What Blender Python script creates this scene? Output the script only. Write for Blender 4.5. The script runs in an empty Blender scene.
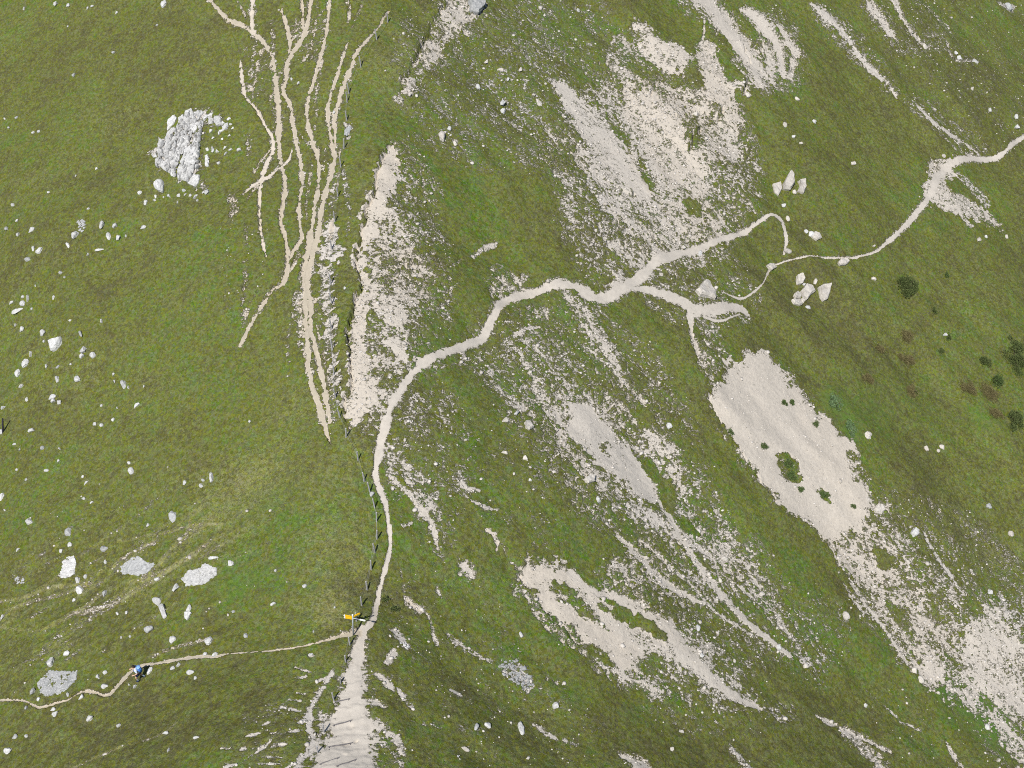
import bpy, bmesh, math, random
import numpy as np
from mathutils import Vector, Matrix, noise as mnoise

sc = bpy.context.scene
COL = sc.collection
R = math.radians

# ------------------------------------------------------------------ camera
CAM = np.array([0.0, -50.0, 78.0])
DEP = R(47.0)
FOC = 1407.0
fwd = np.array([0, math.cos(DEP), -math.sin(DEP)])
upv = np.array([0, math.sin(DEP), math.cos(DEP)])
rgt = np.array([1.0, 0, 0])
cd = bpy.data.cameras.new('camera')
cam = bpy.data.objects.new('camera', cd)
COL.objects.link(cam)
cam.location = CAM
cam.rotation_euler = (math.pi/2 - DEP, 0, 0)
cd.sensor_width = 36.0
cd.lens = FOC/1024*36.0
cd.clip_end = 5000
sc.camera = cam

# ------------------------------------------------------------------ terrain macro shape
RX = -12.0
def softp(t, w):
    return w*np.logaddexp(0, t/w)
def macro(x, y):
    x = np.asarray(x, float); y = np.asarray(y, float)
    u = x - RX - 0.9*np.sin(y/17.0+0.4)
    rise = 0.25*softp(y-2, 4.0) - 0.25*softp(y-140, 20.0) + 0.32*softp(-y-3, 3.0) - 0.32*softp(-y-70, 10.0)
    left = 0.42*(np.sqrt(np.minimum(u, 0)**2+16)-4)
    right = 0.50*(np.sqrt(np.maximum(u, 0)**2+16)-4)
    s = rise - left - right
    s = s + 0.55*np.sin(x/7.3+0.08*y)*np.sin(y/9.1+1.0) + 0.9*np.sin(x/15.0+y/23.0+2.0)
    s = s + 0.25*np.sin(x/3.1-y/4.7)*np.sin(y/3.9+x/8.0)
    return s

def at(P):
    """photo pixels -> points on the ground (x, y, z)"""
    P = np.atleast_2d(np.asarray(P, float))
    d = fwd[None, :] + rgt[None, :]*((P[:, 0]-512)/FOC)[:, None] - upv[None, :]*((P[:, 1]-384)/FOC)[:, None]
    n = len(P)
    ts = np.concatenate([np.arange(42.0, 200.0, 2.0), np.arange(200.0, 424.0, 8.0)])
    Q = CAM[None, None, :]+d[:, None, :]*ts[None, :, None]
    B = Q[..., 2] < macro(Q[..., 0], Q[..., 1])
    i_ = np.where(B.any(1), B.argmax(1), len(ts)-1)
    hi = ts[i_]; lo = ts[np.maximum(i_-1, 0)]
    for _ in range(26):
        mid = (lo+hi)/2
        q = CAM[None, :]+d*mid[:, None]
        b = q[:, 2] < macro(q[:, 0], q[:, 1])
        hi = np.where(b, mid, hi); lo = np.where(b, lo, mid)
    q = CAM[None, :]+d*((lo+hi)/2)[:, None]
    return q

def at1(px, py):
    return Vector(at([[px, py]])[0])
def mpp(px, py):
    """metres per photo pixel at a spot"""
    q = at([[px, py]])[0]
    return float(np.dot(q-CAM, fwd)/FOC)

# ------------------------------------------------------------------ grids
corner = at([(-20, -15), (1044, -15), (1044, 790), (-20, 790), (0, 384), (1024, 384), (512, -15), (512, 790), (-20, 600), (1044, 600)])
X0, X1 = corner[:, 0].min()-1, corner[:, 0].max()+1
Y0, Y1 = corner[:, 1].min()-1, corner[:, 1].max()+1
DX, DY = 0.08, 0.085
gx = np.arange(X0, X1, DX); gy = np.arange(Y0, Y1, DY)
nx, ny = len(gx), len(gy)
print('GRID', X0, X1, Y0, Y1, nx, ny)
GX, GY = np.meshgrid(gx, gy)          # [ny, nx]

def vn(x, y, s, seed):
    """smooth value noise, 0..1"""
    rs = np.random.RandomState(seed)
    T = rs.rand(257, 257); T[256] = T[0]; T[:, 256] = T[:, 0]
    fx = x/s + 1000.37; fy = y/s + 1000.71
    ix = np.floor(fx).astype(np.int32); iy = np.floor(fy).astype(np.int32)
    tx = fx-ix; ty = fy-iy
    tx = tx*tx*(3-2*tx); ty = ty*ty*(3-2*ty)
    ix &= 255; iy &= 255
    a = T[iy, ix]; b = T[iy, ix+1]; c = T[iy+1, ix]; d = T[iy+1, ix+1]
    return (a*(1-tx)+b*tx)*(1-ty)+(c*(1-tx)+d*tx)*ty
def uni(a):
    q = np.quantile(a.ravel()[::7], np.linspace(0, 1, 257))
    return np.interp(a, q, np.linspace(0, 1, 257))
def sst(a, b, x):
    t = np.clip((x-a)/(b-a), 0, 1)
    return t*t*(3-2*t)

def box(xa, xb, ya, yb):
    i0 = max(0, int((xa-X0)/DX)); i1 = min(nx, int((xb-X0)/DX)+2)
    j0 = max(0, int((ya-Y0)/DY)); j1 = min(ny, int((yb-Y0)/DY)+2)
    return (slice(j0, max(j0, j1)), slice(i0, max(i0, i1)))

def catmull(pts, n=6):
    pts = np.asarray(pts, float)
    if len(pts) < 3: return pts
    P = np.vstack([2*pts[0]-pts[1], pts, 2*pts[-1]-pts[-2]])
    out = []
    for i in range(1, len(P)-2):
        p0, p1, p2, p3 = P[i-1], P[i], P[i+1], P[i+2]
        for k in range(n):
            t = k/n
            out.append(0.5*((2*p1)+(-p0+p2)*t+(2*p0-5*p1+4*p2-p3)*t*t+(-p0+3*p1-3*p2+p3)*t**3))
    out.append(P[-2])
    return np.array(out)

def stroke_world(pts):
    """pixel polyline with widths -> world polyline and half widths"""
    p = catmull(np.asarray(pts, float), 5)
    c = at(p[:, :2])
    tg = np.gradient(p[:, :2], axis=0)
    tg /= np.linalg.norm(tg, axis=1)[:, None]+1e-9
    nr = np.stack([-tg[:, 1], tg[:, 0]], 1)
    w = np.maximum(p[:, 2], 1.0)[:, None]
    a = at(p[:, :2]+nr*w/2); b = at(p[:, :2]-nr*w/2)
    hw = np.minimum(np.linalg.norm((a-b)[:, :2], axis=1)/2, w[:, 0]*0.075)
    return c[:, :2], hw

def stroke_field(pts, grow=1.6, extra=0.4):
    """yields (slice, 1 - dist/halfwidth, dist - halfwidth)"""
    c, hw = stroke_world(pts)
    m = hw.max()*grow+extra
    sl = box(c[:, 0].min()-m, c[:, 0].max()+m, c[:, 1].min()-m, c[:, 1].max()+m)
    f = np.full(GX[sl].shape, -9.0)
    ox, oy = sl[1].start, sl[0].start
    for i in range(len(c)-1):
        a, b = c[i], c[i+1]
        mm = max(hw[i], hw[i+1])*grow+extra
        s2 = box(min(a[0], b[0])-mm, max(a[0], b[0])+mm, min(a[1], b[1])-mm, max(a[1], b[1])+mm)
        xx = GX[s2]; yy = GY[s2]
        if xx.size == 0: continue
        d = b-a; L = d@d+1e-9
        t = np.clip(((xx-a[0])*d[0]+(yy-a[1])*d[1])/L, 0, 1)
        ds = np.hypot(xx-a[0]-t*d[0], yy-a[1]-t*d[1])
        h = hw[i]*(1-t)+hw[i+1]*t
        v = 1-ds/h
        s3 = (slice(s2[0].start-oy, s2[0].stop-oy), slice(s2[1].start-ox, s2[1].stop-ox))
        f[s3] = np.maximum(f[s3], v)
    return sl, f

def poly_sdf(pts, m):
    """signed distance (m, positive inside) to a pixel polygon laid on the ground"""
    c = at(catmull_closed(pts))[:, :2]
    sl = box(c[:, 0].min()-m, c[:, 0].max()+m, c[:, 1].min()-m, c[:, 1].max()+m)
    xx = GX[sl]; yy = GY[sl]
    if xx.size == 0: return sl, None
    dm = np.full(xx.shape, 1e9); ins = np.zeros(xx.shape, bool)
    n = len(c)
    for i in range(n):
        a, b = c[i], c[(i+1) % n]
        d = b-a; L = d@d+1e-9
        t = np.clip(((xx-a[0])*d[0]+(yy-a[1])*d[1])/L, 0, 1)
        dm = np.minimum(dm, (xx-a[0]-t*d[0])**2+(yy-a[1]-t*d[1])**2)
        if abs(d[1]) > 1e-9:
            cr = ((a[1] > yy) != (b[1] > yy)) & (xx < d[0]*(yy-a[1])/d[1]+a[0])
            ins ^= cr
    dm = np.sqrt(dm)
    return sl, np.where(ins, dm, -dm)

def catmull_closed(pts, n=3):
    P = np.asarray(pts, float); k = len(P); out = []
    for i in range(k):
        p0, p1, p2, p3 = P[i-1], P[i], P[(i+1) % k], P[(i+2) % k]
        for j in range(n):
            t = j/n
            out.append(0.5*((2*p1)+(-p0+p2)*t+(2*p0-5*p1+4*p2-p3)*t*t+(-p0+3*p1-3*p2+p3)*t**3))
    return np.array(out)

# ------------------------------------------------------------------ noise fields shared by the paint
U = GX-RX
SIDE = sst(-2, 2, U)                                   # 0 left flank, 1 right flank
k = 0.78
ax, ay = 1/math.hypot(1, k), -k/math.hypot(1, k)       # down the right flank
AL = GX*ax+GY*ay; AC = -GX*ay+GY*ax
n_str = 0.55*vn(AL, AC*4.0, 2.4, 11)+0.45*vn(AL, AC*2.6, 0.7, 12)
n_iso = 0.24*vn(GX, GY, 1.3, 13)+0.22*vn(GX, GY, 0.42, 14)+0.54*vn(GX, GY, 0.17, 15)
N_R = uni(0.27*n_str+0.73*n_iso)
# left flank: small terraces along the contour
n_ter = 0.5*vn(GX*0.45+GY*0.1, GY*1.6-GX*0.35, 1.0, 16)+0.5*vn(GX*0.5, GY*1.6-GX*0.3, 0.45, 17)
N_L = uni(0.38*n_ter+0.62*n_iso)
NU = N_R*SIDE+N_L*(1-SIDE)
warp = (vn(GX, GY, 0.9, 21)-.5)*1.0+(vn(GX, GY, 0.35, 22)-.5)*.8+(vn(GX, GY, 0.16, 23)-.5)*.5

D = np.zeros_like(GX)          # how much of the turf is gone (cover fraction)
TINT = np.full_like(GX, 0.45)  # 0 warm tan soil, 1 pale grey stone
def patch(pts, dens, feather=8, tint=None, edge=1.0):
    fm = feather*0.075*(1.9 if 5 < feather <= 10 else 1.0)
    sl, sd = poly_sdf(pts, fm+1.0)
    if sd is None: return
    sd = sd + warp[sl]*0.9*edge
    m = sst(-fm*0.5, fm*0.5, sd)
    D[sl] = np.maximum(D[sl], m*dens)
    if tint is not None:
        TINT[sl] = TINT[sl]*(1-m)+tint*m
def hole(pts, dens=0.0, feather=4, edge=1.0):
    fm = feather*0.075
    sl, sd = poly_sdf(pts, fm+1.0)
    if sd is None: return
    m = sst(-fm*0.5, fm*0.5, sd+warp[sl]*0.7*edge)
    D[sl] = D[sl]*(1-m)+np.minimum(D[sl], dens)*m
def streak(pts, dens, tint=None, soft=0.85, rough=0.55):
    sl, f = stroke_field(pts, 2.2, 0.5)
    m = sst(-soft, soft, f+warp[sl]*rough)
    D[sl] = np.maximum(D[sl], m*dens)
    if tint is not None:
        TINT[sl] = TINT[sl]*(1-m)+tint*m

#PAINT
exec_paint = True
# --- broad thin speckle of stones in the turf
patch([(395, 20), (470, 0), (600, 0), (620, 60), (600, 110), (560, 170), (480, 170), (400, 120)], .17, 30, .75)
patch([(455, 60), (530, 30), (600, 40), (590, 110), (560, 150), (500, 120)], .22, 30, .85)
patch([(385, 150), (430, 160), (450, 250), (445, 340), (400, 400), (370, 400), (360, 300)], .22, 20, .5)
patch([(540, 120), (640, 60), (740, 120), (760, 190), (720, 260), (660, 280), (590, 280), (555, 200)], .42, 34, .5)
patch([(460, 330), (560, 300), (640, 330), (700, 440), (720, 520), (800, 600), (830, 680), (760, 650), (640, 560), (560, 500), (500, 420)], .24, 35, .6)
patch([(385, 400), (440, 380), (480, 430), (470, 500), (440, 560), (400, 500)], .18, 25, .6)
patch([(440, 440), (520, 400), (560, 480), (560, 560), (470, 520)], .10, 25, .7)
patch([(640, 500), (760, 540), (800, 640), (720, 680), (620, 600)], .22, 30, .6)
patch([(390, 570), (460, 560), (540, 650), (620, 760), (400, 768), (380, 640)], .075, 30, .7)
patch([(880, 0), (1024, 0), (1024, 140), (980, 150), (900, 90)], .085, 30, .75)
patch([(640, 240), (720, 240), (760, 300), (720, 340), (640, 300)], .22, 20, .55)
patch([(880, 490), (1024, 560), (1024, 780), (960, 720), (860, 600)], .20, 30, .55)
patch([(530, 380), (570, 380), (640, 400), (690, 450), (720, 520), (700, 560), (640, 540), (590, 490), (550, 440)], .40, 40, .6)
patch([(480, 345), (530, 335), (580, 380), (560, 420), (520, 420)], .26, 30, .6)
patch([(630, 520), (700, 560), (740, 610), (690, 600), (640, 570)], .36, 24, .6)
patch([(590, 560), (650, 570), (710, 640), (740, 690), (690, 670), (640, 620)], .34, 26, .5)
patch([(516, 590), (560, 640), (620, 684), (690, 700), (660, 680), (590, 650), (540, 600)], .42, 12, .5)
patch([(700, 340), (730, 350), (712, 400), (700, 380)], .30, 12, .5)
patch([(812, 0), (850, 20), (900, 90), (890, 100), (850, 60), (818, 24)], .22, 16, .7)
patch([(860, 0), (930, 0), (950, 50), (920, 70), (880, 40)], .18, 20, .7)
patch([(900, 96), (930, 104), (990, 150), (950, 146)], .22, 14, .7)
patch([(770, 0), (800, 30), (806, 80), (780, 90), (750, 60)], .25, 16, .6)
patch([(820, 520), (880, 500), (930, 560), (980, 620), (950, 690), (900, 660), (850, 590)], .40, 20, .4)
patch([(870, 690), (1024, 700), (1024, 768), (900, 768)], .05, 20, .6)
patch([(640, 700), (740, 690), (800, 720), (760, 740), (660, 730)], .10, 20, .6)
patch([(780, 600), (840, 600), (850, 660), (800, 680)], .16, 24, .7)
# --- turf rim along the crest and the bare band below it
patch([(454, -6), (441, 12), (433, 24), (423, 38), (420, 50), (409, 68), (403, 78), (399, 104), (406, 98), (414, 86), (430, 74), (436, 66), (447, 44), (462, 34), (484, 14), (484, -8)], .72, 6, .45)
patch([(395, 144), (384, 155), (376, 179), (374, 194), (366, 214), (362, 233), (358, 246), (362, 262), (368, 252), (374, 236), (384, 214), (390, 190), (400, 170)], .92, 4, .30)
patch([(359, 258), (356, 268), (360, 283), (357, 297), (350, 313), (347, 330), (349, 352), (352, 376), (352, 388), (346, 400), (344, 420), (356, 428), (372, 410), (372, 380), (368, 340), (372, 300), (370, 268)], .86, 5, .30)
patch([(372, 196), (388, 205), (410, 230), (424, 258), (434, 278), (430, 300), (414, 330), (412, 362), (396, 384), (386, 410), (366, 420), (356, 400), (364, 330), (366, 260)], .58, 10, .3)
patch([(372, 262), (400, 300), (414, 340), (414, 362), (400, 352), (384, 326), (372, 300)], .80, 8, .35)
patch([(384, 330), (398, 336), (412, 352), (414, 366), (400, 366), (388, 350)], .92, 6, .4)
patch([(378, 404), (392, 392), (386, 432), (372, 440), (352, 432)], .5, 8, .35)
# --- upper scree
patch([(553, 84), (566, 84), (582, 98), (602, 118), (626, 148), (646, 174), (656, 196), (640, 200), (618, 176), (596, 158), (580, 140), (566, 116)], .90, 9, .62)
patch([(586, 140), (626, 150), (664, 196), (700, 240), (676, 254), (640, 262), (612, 236), (592, 196), (578, 170)], .68, 16, .55)
patch([(574, 172), (590, 180), (624, 232), (640, 262), (606, 248), (584, 214)], .36, 10, .8)
patch([(606, 36), (622, 30), (640, 46), (640, 66), (628, 84), (612, 84), (602, 66)], .55, 10, .35)
patch([(640, 22), (660, 38), (690, 56), (690, 68), (672, 76), (650, 62), (636, 40)], .82, 8, .35)
patch([(628, 84), (676, 76), (706, 84), (736, 96), (742, 124), (740, 160), (722, 164), (706, 180), (722, 214), (724, 240), (690, 240), (650, 196), (630, 160), (618, 112)], .70, 12, .30)
patch([(632, 96), (660, 96), (690, 116), (700, 150), (680, 190), (650, 170), (630, 130)], .82, 14, .30)
patch([(700, 44), (714, 44), (724, 68), (736, 92), (726, 110), (706, 104), (698, 76)], .88, 6, .3)
patch([(724, 64), (738, 62), (748, 78), (748, 92), (734, 90)], .80, 6, .5)
streak([(696, -10, 30), (712, 8, 24), (726, 30, 22), (742, 50, 22), (754, 70, 20), (760, 84, 12)], .97, .5)
streak([(742, 10, 5), (760, 22, 14), (772, 38, 14), (780, 54, 10), (783, 74, 5)], .95, .5)
streak([(780, 28, 5), (790, 46, 10), (794, 58, 10), (790, 76, 5)], .88, .5)
streak([(760, 40, 6), (770, 56, 12), (772, 80, 8)], .75, .5)
streak([(704, 18, 2), (704, 34, 2.5), (700, 46, 3)], .8, .5, .4, .3)
patch([(720, 130), (740, 136), (760, 184), (748, 184), (728, 168)], .5, 10, .45)
hole([(652, 66), (668, 72), (686, 80), (690, 62), (704, 78), (698, 90), (676, 84), (660, 80)], .15, 4)
hole([(690, 118), (702, 128), (700, 144), (688, 152), (684, 136)], .25, 6)
hole([(636, 150), (644, 156), (656, 178), (668, 196), (664, 200), (648, 182)], .1, 3)
hole([(598, 100), (606, 106), (624, 132), (634, 150), (630, 150), (612, 126)], .25, 4)
streak([(590, 90, 8), (606, 104, 10), (640, 150, 10), (664, 196, 8)], .6, .5)
hole([(718, 40), (724, 38), (734, 56), (728, 58)], .05, 3)
hole([(716, 56), (730, 60), (744, 82), (736, 84)], .05, 4)
hole([(690, 196), (700, 204), (696, 214), (686, 206)], .1, 4)
hole([(622, 48), (640, 70), (644, 80), (630, 74)], .2, 5)
streak([(580, 216, 4), (600, 238, 5), (616, 256, 5)], .7, .8)
# --- small patches beside the upper path
patch([(486, 270), (500, 264), (516, 272), (532, 276), (524, 288), (504, 296), (490, 292)], .52, 6, .55)
patch([(528, 306), (546, 300), (552, 314), (540, 322), (528, 316)], .6, 6, .6)
streak([(516, 336, 4), (526, 330, 5), (540, 326, 3)], .8, .6)
streak([(470, 256, 3), (484, 246, 6), (496, 240, 5)], .75, .6)
streak([(461, 260, 4), (454, 270, 4)], .6, .6)
patch([(400, 170), (412, 172), (420, 190), (408, 196)], .45, 8, .5)
patch([(416, 180), (436, 176), (440, 196), (424, 196)], .35, 8, .6)
patch([(398, 210), (420, 215), (440, 250), (436, 280), (418, 250)], .38, 10, .5)
patch([(606, 278), (620, 276), (630, 284), (612, 294)], .75, 5, .5)
patch([(612, 244), (660, 240), (680, 246), (650, 264), (626, 272)], .62, 8, .5)
# --- mid scree under the path
streak([(572, 300, 16), (588, 322, 22), (604, 352, 26), (622, 384, 26), (640, 412, 18)], .50, .5, .8)
streak([(598, 338, 6), (614, 362, 10), (624, 384, 10), (640, 402, 8)], .8, .45)
streak([(520, 352, 6), (530, 370, 10), (540, 390, 12), (552, 412, 8)], .62, .5)
streak([(486, 362, 4), (500, 384, 8), (516, 402, 8), (534, 416, 5)], .62, .65)
streak([(536, 350, 4), (552, 372, 12), (572, 396, 16)], .55, .5)
patch([(562, 412), (576, 402), (592, 402), (606, 422), (636, 452), (662, 484), (660, 506), (640, 500), (606, 468), (584, 450), (566, 438)], .96, 9, .58)
patch([(590, 468), (640, 500), (664, 500), (700, 520), (720, 560), (690, 556), (640, 530), (604, 500)], .66, 10, .7)
patch([(628, 404), (650, 420), (672, 440), (684, 470), (680, 490), (660, 470), (640, 440)], .66, 8, .5)
patch([(690, 520), (720, 516), (760, 560), (766, 590), (740, 592), (706, 560)], .52, 12, .55)
patch([(544, 404), (560, 410), (580, 452), (620, 490), (600, 490), (566, 456)], .60, 8, .45)
streak([(660, 500, 6), (690, 552, 7), (718, 590, 8), (744, 618, 7), (766, 636, 6), (790, 654, 4)], .92, .55, .5)
streak([(618, 536, 5), (640, 556, 8), (662, 580, 9), (684, 594, 6), (703, 604, 3)], .85, .55, .5)
streak([(640, 540, 5), (664, 560, 6), (690, 586, 5), (716, 612, 4), (740, 626, 6), (752, 634, 4)], .75, .55)
streak([(700, 494, 4), (716, 510, 6), (744, 560, 8), (762, 592, 6)], .7, .6)
streak([(734, 580, 4), (770, 606, 8), (800, 650, 6)], .45, .6)
patch([(600, 562), (630, 560), (680, 590), (690, 612), (650, 606), (610, 584)], .48, 10, .55)
hole([(640, 458), (652, 458), (664, 474), (674, 492), (672, 508), (662, 504), (656, 484)], .04, 3)
hole([(632, 408), (650, 414), (656, 424), (640, 424)], .04, 4)
hole([(676, 520), (686, 516), (698, 526), (702, 534), (690, 536)], .04, 3)
hole([(602, 440), (612, 442), (608, 452), (600, 448)], .4, 4)
# --- tan patch low in the middle
patch([(516, 563), (530, 558), (548, 562), (572, 568), (576, 578), (598, 600), (622, 622), (652, 652), (630, 672), (604, 656), (578, 640), (560, 624), (540, 604), (522, 584)], .97, 8, .28)
streak([(570, 572, 8), (592, 592, 10), (622, 602, 14), (648, 620, 14), (672, 640, 16), (694, 664, 16), (710, 680, 12), (734, 698, 10), (760, 710, 3)], .95, .4, .4)
patch([(584, 590), (640, 600), (690, 640), (704, 670), (670, 664), (622, 640), (590, 612)], .88, 9, .35)
streak([(524, 592, 4), (540, 618, 7), (560, 636, 8), (586, 654, 8), (620, 672, 9), (650, 686, 7), (664, 690, 3)], .72, .4)
patch([(650, 650), (690, 664), (720, 690), (734, 706), (710, 704), (660, 676)], .48, 8, .5)
patch([(710, 676), (740, 686), (760, 706), (740, 704)], .5, 6, .6)
patch([(708, 704), (730, 700), (732, 716), (712, 718)], .45, 6, .6)
hole([(552, 584), (566, 582), (579, 592), (590, 606), (588, 617), (574, 609), (562, 597)], .22, 6)
hole([(588, 604), (604, 616), (616, 632), (606, 634), (592, 620)], .66, 6)
hole([(606, 598), (622, 606), (648, 624), (664, 636), (660, 640), (640, 628), (616, 612)], .03, 2)
hole([(640, 662), (650, 662), (662, 674), (652, 674)], .25, 4)
hole([(598, 604), (612, 608), (620, 620), (608, 616)], .1, 3)
streak([(692, 332, 5), (695, 344, 6), (700, 358, 7), (706, 368, 5)], .72, .45)
streak([(700, 350, 5), (708, 362, 9), (712, 380, 8)], .55, .5)
# --- great pale slip on the right
patch([(728, 353), (732, 364), (740, 360), (746, 353), (758, 350), (772, 355), (788, 370), (794, 386), (812, 406), (830, 426), (850, 440), (858, 456), (862, 470), (868, 494), (869, 514), (862, 530), (846, 536), (836, 548), (822, 536), (806, 522), (784, 514), (768, 492), (757, 474), (744, 458), (732, 440), (718, 420), (709, 406), (706, 392), (714, 384), (724, 376)], .985, 9, .35)
patch([(786, 372), (812, 404), (856, 450), (870, 510), (856, 520), (820, 470), (800, 420)], .90, 8, .3)
patch([(820, 530), (868, 512), (896, 540), (916, 560), (930, 596), (944, 622), (962, 640), (950, 660), (930, 670), (902, 650), (872, 612), (846, 572)], .60, 8, .3)
patch([(834, 546), (866, 540), (884, 570), (884, 596), (866, 596), (846, 572)], .72, 6, .3)
streak([(830, 548, 4), (850, 580, 5), (874, 614, 6), (892, 640, 5), (908, 664, 4)], .85, .5)
streak([(844, 586, 3), (862, 612, 4), (876, 636, 4)], .6, .6)
patch([(914, 662), (930, 656), (946, 668), (944, 684), (926, 688), (914, 680)], .90, 6, .4)
patch([(962, 628), (978, 612), (990, 602), (1004, 616), (1024, 636), (1040, 700), (1040, 740), (1010, 716), (984, 700), (964, 680)], .80, 10, .55)
patch([(940, 676), (970, 690), (1010, 720), (1040, 760), (1030, 790), (1006, 750), (980, 716), (950, 696)], .72, 8, .45)
patch([(1000, 596), (1030, 600), (1030, 650), (1010, 630)], .35, 10, .8)
streak([(868, 500, 3), (880, 512, 5), (896, 540, 4), (920, 584, 3)], .6, .6)
streak([(924, 536, 2), (938, 560, 4), (956, 586, 4)], .7, .8)
hole([(778, 456), (790, 454), (800, 470), (798, 482), (784, 476)], .15, 3)
hole([(818, 488), (832, 494), (828, 500)], .1, 3)
hole([(874, 548), (890, 552), (896, 566), (880, 564)], .05, 4)
hole([(886, 600), (904, 606), (916, 630), (900, 624)], .12, 4)
hole([(846, 456), (858, 458), (862, 480), (852, 484)], .55, 4)
# --- top right stripes
streak([(812, 6, 4), (830, 22, 9), (846, 40, 6), (860, 58, 7), (874, 74, 8), (888, 86, 6), (896, 100, 2)], .9, .7)
streak([(866, -4, 8), (876, 14, 13), (886, 28, 9), (892, 35, 6)], .88, .65)
streak([(893, -2, 6), (904, 20, 6), (914, 34, 7), (926, 46, 6)], .88, .65)
streak([(930, 8, 5), (944, 22, 9), (950, 30, 4)], .5, .8)
streak([(916, 106, 3), (930, 122, 6), (948, 134, 5), (966, 144, 3), (982, 156, 3)], .9, .65)
streak([(900, 96, 3), (912, 112, 4), (940, 126, 3)], .45, .7)
streak([(945, 40, 3), (955, 60, 4), (980, 62, 3)], .4, .8)
patch([(928, 166), (950, 160), (956, 170), (946, 186), (962, 198), (990, 212), (1002, 228), (980, 224), (950, 212), (936, 206), (922, 200)], .78, 5, .45)
streak([(960, 176, 5), (976, 190, 9), (986, 204, 7)], .55, .8)
streak([(958, 214, 4), (970, 228, 4)], .6, .6)
streak([(944, 140, 2), (958, 152, 3), (974, 158, 3)], .5, .6)
# --- crest, below the rim and beside the lower path
patch([(386, 446), (404, 456), (424, 474), (440, 502), (438, 520), (424, 512), (404, 488), (388, 470)], .58, 7, .5)
streak([(388, 472, 4), (400, 482, 5), (416, 500, 7), (432, 524, 7), (438, 546, 4)], .88, .4)
streak([(404, 524, 4), (412, 520, 4)], .7, .5)
patch([(405, 388), (440, 400), (452, 430), (430, 430), (408, 410)], .33, 10, .5)
patch([(412, 378), (436, 366), (470, 350), (470, 360), (440, 376)], .40, 6, .55)
streak([(408, 598, 7), (414, 604, 11), (420, 610, 6)], .95, .1)
streak([(422, 604, 3), (430, 618, 5), (436, 640, 4)], .7, .6)
streak([(448, 632, 4), (462, 644, 7), (476, 652, 6), (490, 658, 5)], .7, .55)
streak([(460, 574, 5), (466, 566, 11), (470, 576, 8)], .8, .5)
streak([(437, 585, 3), (439, 595, 4)], .7, .8)
streak([(462, 484, 5), (470, 490, 7), (478, 490, 4)], .8, .6)
streak([(466, 496, 2), (476, 504, 3), (486, 508, 4), (498, 509, 2)], .85, .55)
streak([(487, 530, 4), (494, 536, 7), (498, 544, 4), (496, 550, 2)], .85, .2)
streak([(502, 544, 3), (508, 558, 3), (516, 566, 4)], .6, .4)
streak([(400, 566, 3), (404, 590, 3)], .3, .8)
streak([(378, 676, 5), (386, 682, 8), (392, 690, 4)], .9, .5)
streak([(388, 664, 6), (392, 658, 9), (395, 652, 5)], .9, .5)
streak([(395, 632, 7), (402, 640, 10), (405, 650, 5)], .7, .8)
streak([(372, 702, 5), (380, 706, 7), (386, 709, 4)], .85, .5)
streak([(362, 718, 8), (380, 726, 10), (396, 740, 8), (404, 752, 5)], .8, .6)
streak([(398, 690, 3), (404, 700, 5), (412, 708, 4)], .7, .7)
streak([(385, 742, 6), (400, 762, 7)], .5, .6)
streak([(424, 724, 3), (440, 728, 3)], .6, .7)
streak([(450, 690, 3), (460, 695, 3)], .8, .7)
patch([(455, 725), (476, 724), (480, 736), (460, 740)], .3, 8, .8)
streak([(534, 722, 4), (545, 730, 5), (556, 736, 3)], .85, .6)
streak([(564, 738, 3), (574, 743, 5), (578, 742, 3)], .8, .6)
patch([(498, 660), (512, 654), (524, 664), (538, 684), (530, 692), (512, 680), (502, 674)], .6, 6, 1.0)
streak([(548, 676, 5), (556, 680, 6)], .6, .6)
streak([(624, 756, 8), (636, 762, 12), (650, 774, 10)], .92, .5)
streak([(730, 746, 4), (740, 756, 8), (752, 772, 10)], .62, .75)
streak([(844, 732, 8), (856, 742, 12), (874, 756, 12), (884, 774, 12)], .78, .65)
streak([(846, 728, 3), (870, 742, 4), (890, 752, 3)], .8, .7)
streak([(816, 716, 2), (828, 722, 4), (836, 724, 2)], .8, .6)
streak([(900, 722, 2), (912, 728, 3), (921, 732, 2)], .8, .8)
streak([(866, 690, 2), (890, 712, 2), (905, 724, 2)], .45, .8)
streak([(946, 744, 2), (954, 758, 4), (962, 770, 3)], .6, .6)
patch([(770, 712), (790, 706), (796, 722), (776, 724)], .3, 8, .8)
patch([(810, 625), (830, 640), (838, 655), (812, 645)], .35, 8, .8)
patch([(800, 655), (826, 655), (820, 668), (803, 664)], .5, 6, .8)
streak([(1000, 4, 5), (1008, 6, 7), (1014, 4, 4)], .7, .8)
# --- left flank: terracettes and worn ground
def dash(x0, y0, x1, y1, w=3, d=.85, t=.75):
    streak([(x0, y0, w*.6), ((x0+x1)/2, (y0+y1)/2, w), (x1, y1, w*.6)], d, t, .6, .6)
for a in [(295, 667, 311, 672), (306, 656, 315, 656), (317, 681, 325, 678), (293, 678, 306, 676), (281, 707, 300, 710), (289, 699, 300, 700), (246, 736, 261, 733),
          (221, 748, 231, 748), (255, 753, 270, 741), (272, 746, 286, 744), (266, 756, 281, 757), (258, 763, 279, 763), (224, 767, 236, 764), (288, 731, 298, 730),
          (296, 692, 306, 693), (262, 725, 270, 722), (240, 750, 246, 749), (284, 768, 300, 760), (298, 722, 306, 719), (270, 733, 276, 732)]:
    dash(*a)
patch([(240, 720), (300, 690), (312, 720), (300, 770), (230, 776)], .10, 20, .8)
streak([(333, 672, 4), (322, 688, 6), (310, 708, 7), (309, 724, 7), (313, 744, 8), (302, 758, 8), (292, 774, 8)], .9, .75)
streak([(318, 706, 6), (324, 720, 8), (318, 736, 6)], .6, .75)
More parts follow.
